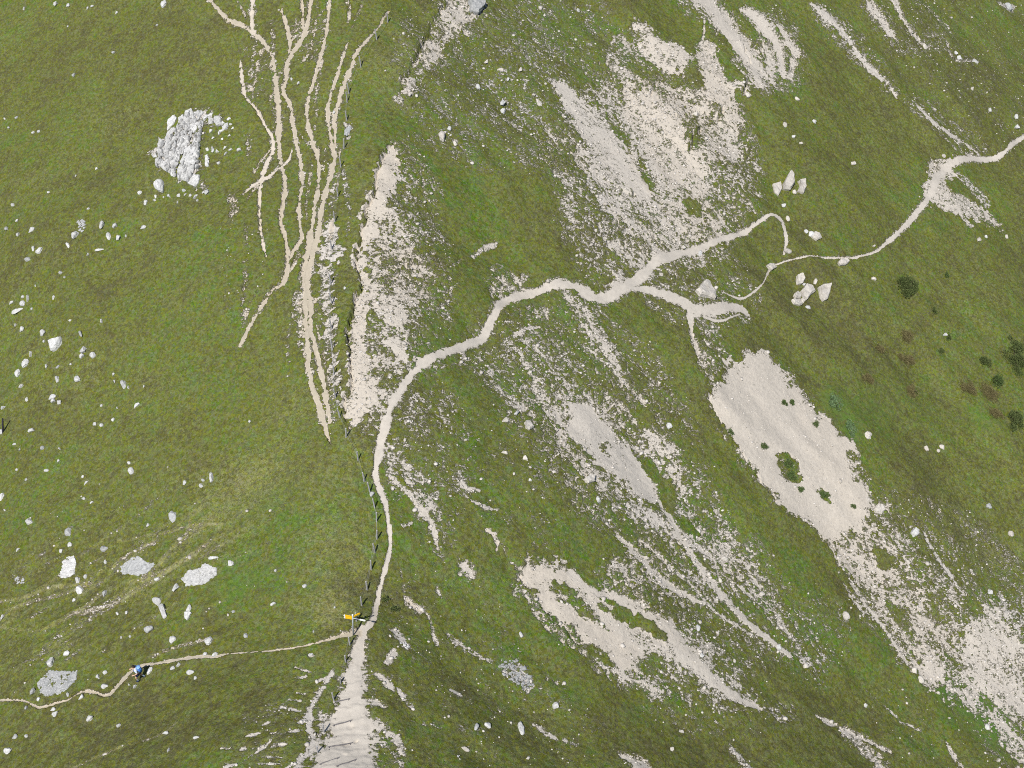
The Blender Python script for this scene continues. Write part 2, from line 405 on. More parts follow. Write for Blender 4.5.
patch([(325, 232), (332, 214), (337, 232), (339, 258), (330, 264), (323, 260)], .85, 5, .75)
streak([(334, 180, 3), (332, 200, 6), (333, 220, 8)], .6, .7)
streak([(345, 124, 3), (350, 130, 7), (348, 138, 4)], .7, .9)
streak([(342, 164, 4), (346, 190, 6), (350, 214, 5), (346, 236, 4)], .35, .8)
patch([(318, 268), (330, 262), (334, 320), (338, 392), (328, 394), (321, 340)], .42, 5, .7)
patch([(296, 296), (304, 300), (305, 348), (298, 340)], .42, 5, .6)
patch([(316, 340), (324, 340), (336, 400), (334, 430), (324, 380)], .22, 6, .6)
streak([(246, 226, 4), (247, 240, 4), (246, 262, 6), (244, 300, 5), (243, 326, 4)], .32, .3)
streak([(288, 326, 4), (288, 350, 4), (289, 376, 3)], .36, .3)
streak([(232, 196, 9), (234, 206, 11), (232, 216, 8)], .62, .2)
streak([(255, 46, 3), (251, 66, 5), (249, 84, 6), (252, 98, 4)], .42, .25)
streak([(272, 20, 4), (273, 40, 4), (274, 56, 3)], .5, .25)
streak([(249, 130, 4), (248, 145, 5), (249, 160, 4)], .45, .5)
patch([(286, 30), (330, 10), (326, 50), (300, 60)], .25, 14, .25)
patch([(232, 40), (270, 50), (268, 100), (246, 110)], .13, 14, .25)
patch([(214, 220), (270, 215), (280, 300), (230, 330), (215, 270)], .06, 20, .3)
streak([(300, 134, 3), (316, 150, 4)], .3, .3)
streak([(315, 128, 3), (317, 100, 4), (319, 86, 3)], .55, .25)
streak([(345, 0, 4), (350, 8, 4), (348, 22, 3)], .55, .25)
streak([(253, 220, 3), (262, 205, 3)], .0, .3)
for pts, dd in [([(262, 48), (258, 60), (256, 76), (252, 92)], .6), ([(296, 20), (294, 36), (286, 50)], .5), ([(318, 0), (316, 20), (312, 44), (304, 60)], .55), ([(322, 60), (318, 84), (314, 106)], .45),
                ([(270, 150), (262, 160), (254, 172)], .6), ([(312, 160), (310, 180), (306, 200), (307, 220)], .4), ([(326, 150), (322, 170), (316, 190)], .55), ([(282, 70), (272, 90), (270, 106)], .35),
                ([(300, 250), (296, 262), (290, 272)], .6), ([(316, 300), (318, 330), (324, 360), (330, 390)], .5), ([(300, 300), (302, 330), (304, 356)], .55), ([(262, 180), (254, 190), (248, 200)], .5),
                ([(340, 150), (338, 180), (334, 210), (330, 240)], .5), ([(238, 0), (244, 12), (252, 24)], .4), ([(363, 0), (358, 14), (352, 28)], .35), ([(258, 292), (250, 304), (246, 316)], .5)]:
    streak([(p[0], p[1], 3.2) for p in pts], dd, -.2, .7, .7)
for y_ in range(268, 400, 9):
    x_ = 321+(y_-268)*.075
    streak([(x_, y_+3, 2.2), (x_+5, y_, 3.4), (x_+11, y_-4, 2.4)], .78, .6, .6, .6)
# faint sheep tracks low on the left
WORN = []
for pts, w, dd in [([(0, 602), (30, 596), (44, 590), (70, 584), (92, 582)], 4, .38), ([(6, 610), (32, 602), (60, 594), (84, 584)], 3, .36),
               ([(66, 618), (86, 606), (100, 592)], 4, .52), ([(80, 614), (100, 608), (120, 600), (140, 586), (160, 578)], 4.5, .55), ([(130, 582), (150, 576), (170, 570), (190, 558), (204, 548)], 4.5, .55),
               ([(112, 566), (124, 556), (140, 548), (156, 542)], 4, .48), ([(118, 540), (140, 536), (165, 533), (190, 526), (222, 524)], 3, .34),
               ([(160, 562), (172, 548), (186, 538), (190, 520)], 3.5, .36), ([(0, 628), (40, 630), (66, 620)], 3, .28), ([(150, 655), (176, 646), (205, 640)], 3.5, .5),
               ([(75, 767), (100, 756), (120, 748)], 3, .36), ([(120, 748), (160, 734), (175, 724)], 2, .25), ([(200, 560), (230, 540), (250, 525)], 3, .22)]:
    WORN.append(([(p[0], p[1], w*.8) for p in pts], dd*.85)); streak([(p[0], p[1], w) for p in pts], min(.5, dd*.72), -.4, 1.0, .6)
patch([(160, 165), (155, 148), (172, 130), (190, 112), (203, 112), (200, 140), (200, 165), (200, 186), (190, 186), (175, 175)], .62, 8, 1.0)
patch([(206, 118), (224, 120), (228, 128), (210, 128)], .5, 6, 1.0)
# faint speckle everywhere
D = np.where(D < .55, D*(1.34-.34*D/.55), D)
D = np.where(D > .8, .8+(D-.8)*.86, D)
D = np.maximum(D, 0.006+0.016*SIDE*vn(GX, GY, 5.0, 31))

# ------------------------------------------------------------------ trodden lines
PATHS = [
 ('footpath', [(345, 790, 88), (345, 768, 74), (348, 745, 60), (350, 725, 50), (352, 700, 34), (355, 680, 25), (358, 660, 18), (361, 645, 14), (363, 634, 11), (369, 628, 8), (374, 617, 6), (377, 600, 5), (380, 585, 5), (384, 570, 5), (388, 555, 4.5), (390, 540, 4), (389, 525, 4.5), (386, 505, 5), (381, 490, 7), (376, 475, 8), (376, 465, 8), (379, 450, 9), (382, 435, 10), (387, 420, 10), (392, 405, 10), (400, 390, 10), (410, 376, 10), (422, 365, 10), (437, 356, 10), (455, 349, 10), (473, 341, 10), (484, 334, 10), (490, 322, 10.5), (497, 310, 11), (508, 299, 11), (523, 293, 10), (540, 289, 9), (557, 285, 10), (572, 286, 11), (585, 293, 11), (598, 299, 12), (612, 295, 12), (626, 288, 12), (640, 278, 12), (655, 264, 12), (672, 256, 11), (690, 250, 10), (708, 244, 8), (728, 236, 7), (748, 228, 6), (765, 219, 3.85), (773, 216, 3.50), (780, 220, 3.50), (784, 230, 3.15), (786, 242, 3.15), (784, 254, 2.45)], .42),
 ('footpath', [(772, 263, 1.35), (785, 260.5, 1.84), (800, 258.5, 1.84), (820, 257, 1.84), (845, 257, 2.15), (862, 254, 2.46), (876, 250, 3.07), (885, 243, 4.51), (898, 232, 5.33), (910, 220, 6.56), (917, 212, 7.38), (925, 202, 7.38), (932, 192, 8.20), (936, 180, 9.02), (944, 170, 9.02), (955, 163, 8.20), (970, 160, 5.74), (985, 158.5, 4.92), (1000, 156, 4.92), (1008, 150, 4.92), (1016, 141, 4.92), (1030, 132, 4.92)], .45),
 ('footpath', [(626, 289, 5.74), (650, 291, 8.20), (668, 296, 9.84), (685, 303, 10.66), (702, 310, 13.12), (720, 308, 12.30), (738, 304, 8.20), (748, 312, 3.28)], .45),
 ('footpath', [(690, 308, 7), (691, 326, 5), (693, 338, 3)], .45),
 ('footpath', [(704, 316, 3.00), (718, 320, 2.62), (728, 318, 2.25), (740, 312, 1.50)], .45),
 ('footpath', [(724, 290, 1.24), (740, 296, 1.86), (752, 293, 1.86), (762, 285, 1.86), (768, 272, 1.86), (772, 264, 1.86)], .45),
 ('footpath', [(358, 636, 8.91), (350, 636, 7.00), (340, 638, 3.82), (320, 643, 2.55), (300, 647, 2.00), (280, 650, 1.72), (255, 651.5, 1.05), (230, 653, 1.15), (215, 656, 2.55), (200, 656, 3.18), (185, 658, 3.18), (170, 660, 2.86), (155, 663, 2.86), (145, 664, 2.86), (133, 669, 2.86), (122, 680, 2.86), (112, 692, 3.18), (105, 696, 2.55), (95, 693, 2.86), (82, 692, 3.18), (70, 700, 2.55), (55, 704, 2.29), (42, 708, 2.55), (35, 706, 2.55), (25, 701, 2.17), (12, 700, 2.04), (-10, 700, 1.91)], -.42),
 ('cattle_track', [(205, -6, 5), (216, 6, 5), (228, 18, 5), (243, 24, 5), (254, 33, 7), (264, 43, 6), (272, 56, 6), (275, 75, 6), (277, 95, 7), (278, 115, 8), (279, 130, 9), (279, 145, 7), (280, 158, 6), (284, 175, 6), (285, 190, 5.5), (283, 205, 6), (281, 222, 6), (285, 237, 6.5), (288, 262, 6), (284, 282, 7), (275, 288, 5.5), (268, 297, 4.5), (258, 312, 5), (248, 328, 5), (240, 345, 4)], -.38),
 ('cattle_track', [(253, -8, 8), (252, 15, 7), (253, 33, 9)], .2),
 ('cattle_track', [(240, 60, 3), (242, 78, 5), (245, 95, 6), (251, 103, 4), (258, 113, 4.5), (265, 125, 5), (272, 138, 6), (273, 150, 8), (267, 162, 7), (263, 176, 5), (260, 190, 4), (260, 217, 5), (261, 234, 4.5), (266, 256, 3)], .2),
 ('cattle_track', [(292, 150, 2), (288, 160, 3), (279, 168, 4), (267, 177, 5.5), (253, 185, 4), (243, 195, 3)], .2),
 ('cattle_track', [(312, -6, 7), (308, 20, 6), (303, 37, 6.5), (293, 52, 5.5), (288, 63, 6), (286, 80, 5), (283, 92, 5.5), (290, 105, 5.5), (293, 125, 6), (297, 145, 5.5), (301, 165, 5), (302, 185, 5), (299, 205, 6), (300, 225, 5), (301, 240, 5), (294, 250, 4), (289, 262, 4)], -.38),
 ('cattle_track', [(281, 10, 4), (288, 30, 6), (290, 44, 4), (289, 52, 3)], -.38),
 ('cattle_track', [(301, -4, 4), (303, 12, 5), (303, 28, 4)], -.38),
 ('cattle_track', [(330, -6, 4.5), (328, 20, 5.5), (325, 40, 6), (319, 62, 5), (314, 80, 5), (309, 95, 5), (307, 110, 5.5), (308, 125, 6), (312, 140, 6.5), (317, 155, 6.5), (319, 170, 5.5), (318, 190, 5.5), (315, 205, 6.5), (312, 225, 7), (310, 240, 8), (306, 262, 9), (304, 280, 8), (306, 300, 6), (306, 325, 7), (308, 350, 7), (309, 370, 7), (312, 385, 7), (317, 400, 7.5), (322, 415, 8), (326, 430, 5), (331, 446, 2.5)], -.38),
 ('cattle_track', [(347, 44, 3), (342, 60, 4), (337, 75, 4.5), (332, 90, 5), (328, 105, 5.5), (328, 120, 6), (331, 140, 7), (334, 155, 8), (332, 170, 8.5), (328, 185, 8.5), (324, 200, 8.5), (320, 220, 9), (317, 240, 10), (312, 258, 11), (307, 275, 11), (308, 290, 11), (311, 310, 8), (311, 330, 7), (316, 350, 7), (321, 370, 7), (325, 390, 8), (328, 410, 7), (330, 422, 4)], -.38),
 ('cattle_track', [(389, 12, 3), (378, 27, 5), (370, 38, 3.5), (357, 52, 5.5), (352, 65, 6), (346, 78, 7), (341, 92, 7.5), (337, 107, 7), (334, 120, 6), (335, 130, 5), (335, 146, 6)], -.38),
]
fine = .5*vn(GX, GY, .14, 71)+.5*vn(GX, GY, .3, 72)
PF = np.full_like(GX, -9.0)
path_fields = []
for nm, pts, t in PATHS:
    if nm == 'cattle_track': pts = [(p[0], p[1], p[2]*.72) for p in pts]
    sl, f = stroke_field(pts, 2.4, 0.5)
    f = f + warp[sl]*(0.62 if nm == 'cattle_track' else 0.48) + (fine[sl]-.5)*(1.5 if nm == 'cattle_track' else .75) - (.16 if nm == 'cattle_track' else .08)
    path_fields.append((nm, sl, f, t))
    PF[sl] = np.maximum(PF[sl], f)
    if nm == 'cattle_track': D[sl] = np.maximum(D[sl], .34*sst(-1.5, -.1, f))
    else: D[sl] = np.maximum(D[sl], .30*sst(-.9, -.1, f))
    m = sst(-.3, .3, f)
    TINT[sl] = TINT[sl]*(1-m)+t*m
# turf islands left in the broad worn path
for px, py, w, h in [(357, 675, 3, 9), (349, 725, 3, 3), (345, 741, 3, 4), (346, 750, 4, 3), (356, 738, 2, 2)]:
    sl, sd = poly_sdf([(px-w, py), (px-w*.5, py-h), (px+w*.6, py-h*.8), (px+w, py), (px+w*.4, py+h), (px-w*.6, py+h*.9)], .6)
    m = sst(-.1, .15, sd+warp[sl]*.25)
    PF[sl] = np.where(m > .4, np.minimum(PF[sl], -.6), PF[sl])
    D[sl] *= (1-m)
# ------------------------------------------------------------------ grass tone (0 olive brown .. 1 fresh green), straw and lush patches
TONE = 0.48 + 0.40*(vn(GX, GY, 7.0, 41)-.5)+0.40*(vn(GX, GY, 2.4, 42)-.5)+.35*(vn(GX, GY, .9, 47)-.5)
STRAW = 0.15+0.25*(vn(GX, GY, 4.0, 43)-.5)
def blob(arr, px, py, rx, ry, v):
    c = at([[px, py], [px+rx, py], [px, py-ry], [px, py+ry]])
    r1 = abs(c[1, 0]-c[0, 0]); r2 = abs(c[2, 1]-c[3, 1])/2
    m = 2.2
    sl = box(c[0, 0]-r1*m, c[0, 0]+r1*m, c[0, 1]-r2*m, c[0, 1]+r2*m)
    q = ((GX[sl]-c[0, 0])/r1)**2+((GY[sl]-c[0, 1])/r2)**2
    arr[sl] += v*np.exp(-q*1.0)*sst(m*m, 1.5, q)
LUSH = np.zeros_like(GX)
for pts, dd in WORN:
    sl, f = stroke_field(pts, 2.2, .5)
    STRAW[sl] += dd*1.5*sst(-.8, .6, f+warp[sl]*.7)
# grass combed down the slopes
ra = GX*.90+GY*.44; rc = -GX*.44+GY*.90
rip = vn(ra*.28, rc*2.6+1.0*vn(GX, GY, 3.5, 48), 1.0, 49)*.6+vn(ra*.55, rc*5.0, 1.0, 50)*.4
RIPM = np.zeros_like(GX)
blob(RIPM, 110, 570, 190, 75, 1.0); blob(RIPM, 60, 640, 120, 40, .5)
RIPM = np.clip(RIPM, 0, 1)*(1-SIDE)
RIDGE = sst(.58, .74, rip)*RIPM
STRAW += .26*RIDGE-.12*RIPM*sst(.5, .3, rip)
comb = (.5*n_str+.5*vn(AL, AC*6, 1.6, 44))-.5
cl = vn(GX*.42+GY*.30, GX*-1.7+GY*2.4, .8, 45)*.6+vn(GX*.5+GY*.36, GX*-1.7+GY*2.4, .42, 46)*.4-.5
TONE += .55*comb*SIDE
low = (1-SIDE)*sst(2.5, -3.5, GY)
TONE += (.30*(1-SIDE)+.5*low)*cl; STRAW += .55*low*cl
for b in [(60, 60, 160, 90, -.22), (120, 300, 120, 120, -.05), (250, 330, 60, 90, .10), (290, 560, 50, 60, .18), (240, 580, 30, 25, .45), (120, 735, 200, 50, -.40), (60, 600, 120, 60, -.12), (480, 190, 60, 50, .15),
          (560, 230, 60, 30, -.2), (440, 240, 20, 40, -.2), (480, 440, 40, 60, .3), (640, 330, 60, 30, .25), (700, 470, 30, 40, .05), (520, 620, 40, 50, .3), (600, 730, 120, 30, -.1), (820, 300, 80, 60, -.25), (900, 400, 80, 80, -.12),
          (980, 120, 60, 60, -.2), (860, 60, 50, 40, -.1), (800, 170, 50, 60, .0), (840, 720, 80, 40, -.15), (800, 610, 30, 40, .3), (930, 480, 40, 80, -.2), (540, 500, 60, 30, -.15), (640, 10, 40, 20, -.25)]:
    blob(TONE, *b)
for b in [(330, 520, 30, 70, .24), (250, 490, 50, 30, .2), (360, 560, 14, 50, .2), (365, 300, 18, 140, .25), (390, 60, 30, 60, .25), (220, 480, 40, 30, .2), (180, 560, 60, 30, .2), (300, 420, 40, 60, .12), (990, 550, 50, 40, .25), (330, 610, 20, 20, .3), (60, 600, 70, 30, .12)]:
    blob(STRAW, *b)
for b in [(836, 404, 14, 14, .9), (850, 430, 9, 14, .9), (870, 415, 20, 26, .45), (975, 700, 30, 24, 1.2), (1000, 735, 22, 22, 1.1), (940, 690, 14, 12, .8), (240, 585, 28, 16, .55), (270, 505, 30, 20, .3), (185, 185, 16, 12, .2), (905, 400, 40, 30, .25), (985, 420, 20, 16, .4), (575, 690, 14, 14, .4), (830, 640, 14, 14, .25)]:
    blob(LUSH, *b)

D = np.maximum(D, .25*RIDGE)
def probit(p):
    p = np.clip(p, .0015, .9985); y = np.log(p/(1-p)); return y/1.702
BF = .25*probit(D) + (.5-NU)*.42
BF = np.maximum(BF, np.clip(PF*1.25, -9, 0.7))
BARE = sst(-.03, .05, BF)
PATH = sst(-.15, .15, PF)

# ------------------------------------------------------------------ height of the fine grid
H = macro(GX, GY)
hum = (vn(GX, GY, 5.5, 58)-.5)*.45+(vn(GX, GY, 2.2, 51)-.5)*.26+(vn(GX, GY, .8, 52)-.5)*.11+(vn(GX, GY, .33, 53)-.5)*.07+(vn(GX, GY, .17, 54)-.5)*.045
rough = (vn(GX, GY, .9, 55)-.5)*.09+(vn(GX, GY, .3, 56)-.5)*.035+(vn(GX, GY, .17, 57)-.5)*.02
BP = np.maximum(BARE, 0)
micro = (vn(AL*.28, AC, 3.4, 59)-.5)*.75*SIDE+(vn(AL*.3, AC, 1.3, 60)-.5)*.22*SIDE+hum*(1-BP)+.18*RIPM*(rip-.5)+rough*BP*(1-.75*PATH)-BP*.07
# the overhanging turf rim along the crest: the turf stands a step above the bare band
RIMS = [([(455, -4), (441, 12), (433, 24), (423, 38), (420, 50), (409, 68), (403, 78), (398, 104)], .28),
        ([(396, 142), (384, 154), (376, 179), (374, 194), (366, 214), (362, 233), (358, 246), (356, 266), (360, 283), (356, 298), (350, 313), (347, 330), (349, 352), (352, 376), (352, 388), (345, 400), (343, 424), (344, 440)], .36),
        ([(706, 390), (710, 406), (719, 421), (733, 441), (746, 460), (758, 476), (769, 494), (784, 515), (806, 524), (822, 538), (838, 562), (856, 592)], .26),
        ([(516, 566), (524, 586), (540, 606), (560, 628), (586, 650)], .12),
        ([(748, 80), (745, 90), (742, 99)], .55), ([(723, 106), (721, 114), (718, 121)], .5), ([(699, 124), (697, 134), (691, 144), (688, 152)], .5), ([(655, 86), (653, 92), (650, 99)], .3),
        ([(740, 40), (746, 52), (752, 64)], .25), ([(664, 104), (672, 112), (676, 122)], .25), ([(634, 192), (632, 197)], .4)]
for pts, hh in RIMS:
    c = at(catmull(pts, 4))[:, :2]
    m = 3.0
    sl = box(c[:, 0].min()-m, c[:, 0].max()+m, c[:, 1].min()-m, c[:, 1].max()+m)
    xx = GX[sl]; yy = GY[sl]
    best = np.full(xx.shape, 1e9); sg = np.zeros(xx.shape)
    ends = np.zeros(xx.shape)
    for i in range(len(c)-1):
        a, b = c[i], c[i+1]; d = b-a; L = d@d+1e-9
        tt = ((xx-a[0])*d[0]+(yy-a[1])*d[1])/L
        t = np.clip(tt, 0, 1)
        ds = np.hypot(xx-a[0]-t*d[0], yy-a[1]-t*d[1])
        s = np.sign((xx-a[0])*d[1]-(yy-a[1])*d[0])
        upd = ds < best
        best = np.where(upd, ds, best); sg = np.where(upd, s, sg)
        g = (i+t)/(len(c)-1)
        ends = np.where(upd, np.minimum(1, np.minimum(g, 1-g)*9), ends)
    sd = -best*sg + warp[sl]*.3                       # the trace runs down the picture: negative = left of it
    step = np.where(sd < 0, np.exp(sd/1.6), 0)*sst(.10, -.06, sd)
    micro[sl] += (hh*step-hh*.75*np.exp(-((sd-.07)/.07)**2))*ends*sst(0, .25, ends)
# treads of the worn stairway low on the crest
pc = at([(350, 690), (345, 775)])
for i, (pa, pb) in enumerate([((336-y*.24, 690+y), (361+y*.17, 687+y+(1.5 if y % 2 else -2))) for y in range(0, 82, 5)]):
    a, b = at([pa, pb])[:, :2]
    d = b-a; L = d@d
    m = .9
    sl = box(min(a[0], b[0])-m, max(a[0], b[0])+m, min(a[1], b[1])-m, max(a[1], b[1])+m)
    xx = GX[sl]; yy = GY[sl]
    t = ((xx-a[0])*d[0]+(yy-a[1])*d[1])/L
    s = -((xx-a[0])*d[1]-(yy-a[1])*d[0])/math.sqrt(L)
    s = s+warp[sl]*.3+(vn(xx, yy, .8, 81+i)-.5)*.3
    micro[sl] += (.030+.03*((i*7) % 3 == 0))*np.where(s < 0, np.exp(s/.3), 0)*sst(.05, -.05, s)*sst(-.05, .05, t)*sst(1.05, .95, t)
ZF = H+micro

# ------------------------------------------------------------------ one ground sheet, fine in the middle, coarser outwards
def spread(lo, hi, step, far):
    a = []; v = hi; s = step
    while v < far:
        s *= 1.22; v += s; a.append(v)
    return a
xr_ = spread(0, gx[-1], DX, 420); xl_ = [-q for q in spread(0, -gx[0], DX, 420)][::-1]
yr_ = spread(0, gy[-1], DY, 480); yl_ = [-q for q in spread(0, -gy[0], DY, 320)][::-1]
ax_ = np.concatenate([xl_, gx, xr_]); ay_ = np.concatenate([yl_, gy, yr_])
AX, AY = np.meshgrid(ax_, ay_)
oi, oj = len(xl_), len(yl_)
NXA, NYA = len(ax_), len(ay_)
def embed(a, outer):
    o = np.empty((NYA, NXA), np.float32); o[:] = outer
    o[oj:oj+ny, oi:oi+nx] = a
    return o
ZA = macro(AX, AY)+(vn(AX, AY, 2.2, 51)-.5)*.22
ZA[oj:oj+ny, oi:oi+nx] = ZF
outer_bare = (0.22*vn(AX, AY, 14, 61)-0.5*vn(AX, AY, 2.5, 62)-.02)
A_bare = embed(BF, outer_bare)
A_path = embed(PATH, 0); A_tint = embed(TINT, .5)
A_tone = embed(TONE, 0.5+.5*(vn(AX, AY, 7.0, 41)-.5)); A_straw = embed(STRAW, .15); A_lush = embed(LUSH, 0)

def grid_mesh(name, co, faces_quads, attrs):
    me = bpy.data.meshes.new(name)
    nv = len(co); nf = len(faces_quads)
    me.vertices.add(nv); me.vertices.foreach_set('co', co.astype(np.float32).ravel())
    me.loops.add(nf*4); me.loops.foreach_set('vertex_index', faces_quads.astype(np.int32).ravel())
    me.polygons.add(nf)
    me.polygons.foreach_set('loop_start', np.arange(0, nf*4, 4, dtype=np.int32))
    me.update(calc_edges=True)
    me.polygons.foreach_set('use_smooth', np.ones(nf, bool))
    for k_, v in attrs.items():
        at_ = me.attributes.new(k_, 'FLOAT', 'POINT')
        at_.data.foreach_set('value', v.astype(np.float32).ravel())
    return me
idx = np.arange(NXA*NYA).reshape(NYA, NXA)
quads = np.stack([idx[:-1, :-1], idx[:-1, 1:], idx[1:, 1:], idx[1:, :-1]], -1).reshape(-1, 4)
co = np.stack([AX, AY, ZA], -1).reshape(-1, 3)
ATTR = dict(bare=A_bare.ravel(), path=A_path.ravel(), tint=A_tint.ravel(), tone=A_tone.ravel(), straw=A_straw.ravel(), lush=A_lush.ravel())

def ground_z(x, y):
    """height of the built sheet"""
    fi = (x-X0)/DX; fj = (y-Y0)/DY
    i = int(fi); j = int(fj)
    if 0 <= i < nx-1 and 0 <= j < ny-1:
        a = fi-i; b = fj-j
        return float((ZF[j, i]*(1-a)+ZF[j, i+1]*a)*(1-b)+(ZF[j+1, i]*(1-a)+ZF[j+1, i+1]*a)*b)
    return float(macro(x, y))

# ------------------------------------------------------------------ materials
class NT:
    def __init__(s, name):
        s.m = bpy.data.materials.new(name); s.m.use_nodes = True
        s.t = s.m.node_tree; s.t.nodes.clear()
        s.out = s.t.nodes.new('ShaderNodeOutputMaterial')
    def n(s, typ, **kw):
        nd = s.t.nodes.new(typ)
        for k_, v in kw.items():
            setattr(nd, k_, v)
        return nd
    def l(s, a, b): s.t.links.new(a, b)
    def attr(s, nm):
        return s.n('ShaderNodeAttribute', attribute_name=nm).outputs['Fac']
    def math(s, op, a, b=None, clamp=False):
        nd = s.n('ShaderNodeMath', operation=op); nd.use_clamp = clamp
        for i, v in enumerate((a, b)):
            if v is None: continue
            if isinstance(v, (int, float)): nd.inputs[i].default_value = v
            else: s.l(v, nd.inputs[i])
        return nd.outputs[0]
    def noise(s, vec, scale, detail=3, rough=.55):
        nd = s.n('ShaderNodeTexNoise'); nd.inputs['Scale'].default_value = scale
        nd.inputs['Detail'].default_value = detail; nd.inputs['Roughness'].default_value = rough
        s.l(vec, nd.inputs['Vector']); return nd.outputs['Fac']
    def mapr(s, v, a, b, c=0, d=1, smooth=True):
        nd = s.n('ShaderNodeMapRange'); nd.interpolation_type = 'SMOOTHSTEP' if smooth else 'LINEAR'
        nd.clamp = True if not smooth else nd.clamp
        nd.inputs[1].default_value = a; nd.inputs[2].default_value = b; nd.inputs[3].default_value = c; nd.inputs[4].default_value = d
        s.l(v, nd.inputs[0]); return nd.outputs[0]
    def mix(s, f, a, b):
        nd = s.n('ShaderNodeMix', data_type='RGBA')
        if isinstance(f, (int, float)): nd.inputs[0].default_value = f
        else: s.l(f, nd.inputs[0])
        for v, i in ((a, 6), (b, 7)):
            if isinstance(v, tuple): nd.inputs[i].default_value = (*v, 1)
            else: s.l(v, nd.inputs[i])
        return nd.outputs[2]
    def bsdf(s, color, rough=.9, normal=None, spec=.2):
        b = s.n('ShaderNodeBsdfPrincipled')
        if isinstance(color, tuple): b.inputs['Base Color'].default_value = (*color, 1)
        else: s.l(color, b.inputs['Base Color'])
        b.inputs['Roughness'].default_value = rough
        b.inputs['Specular IOR Level'].default_value = spec
        if normal is not None: s.l(normal, b.inputs['Normal'])
        s.l(b.outputs[0], s.out.inputs[0]); return b
    def bump(s, h, strength, dist):
        nd = s.n('ShaderNodeBump'); nd.inputs['Strength'].default_value = strength; nd.inputs['Distance'].default_value = dist
        s.l(h, nd.inputs['Height']); return nd.outputs[0]

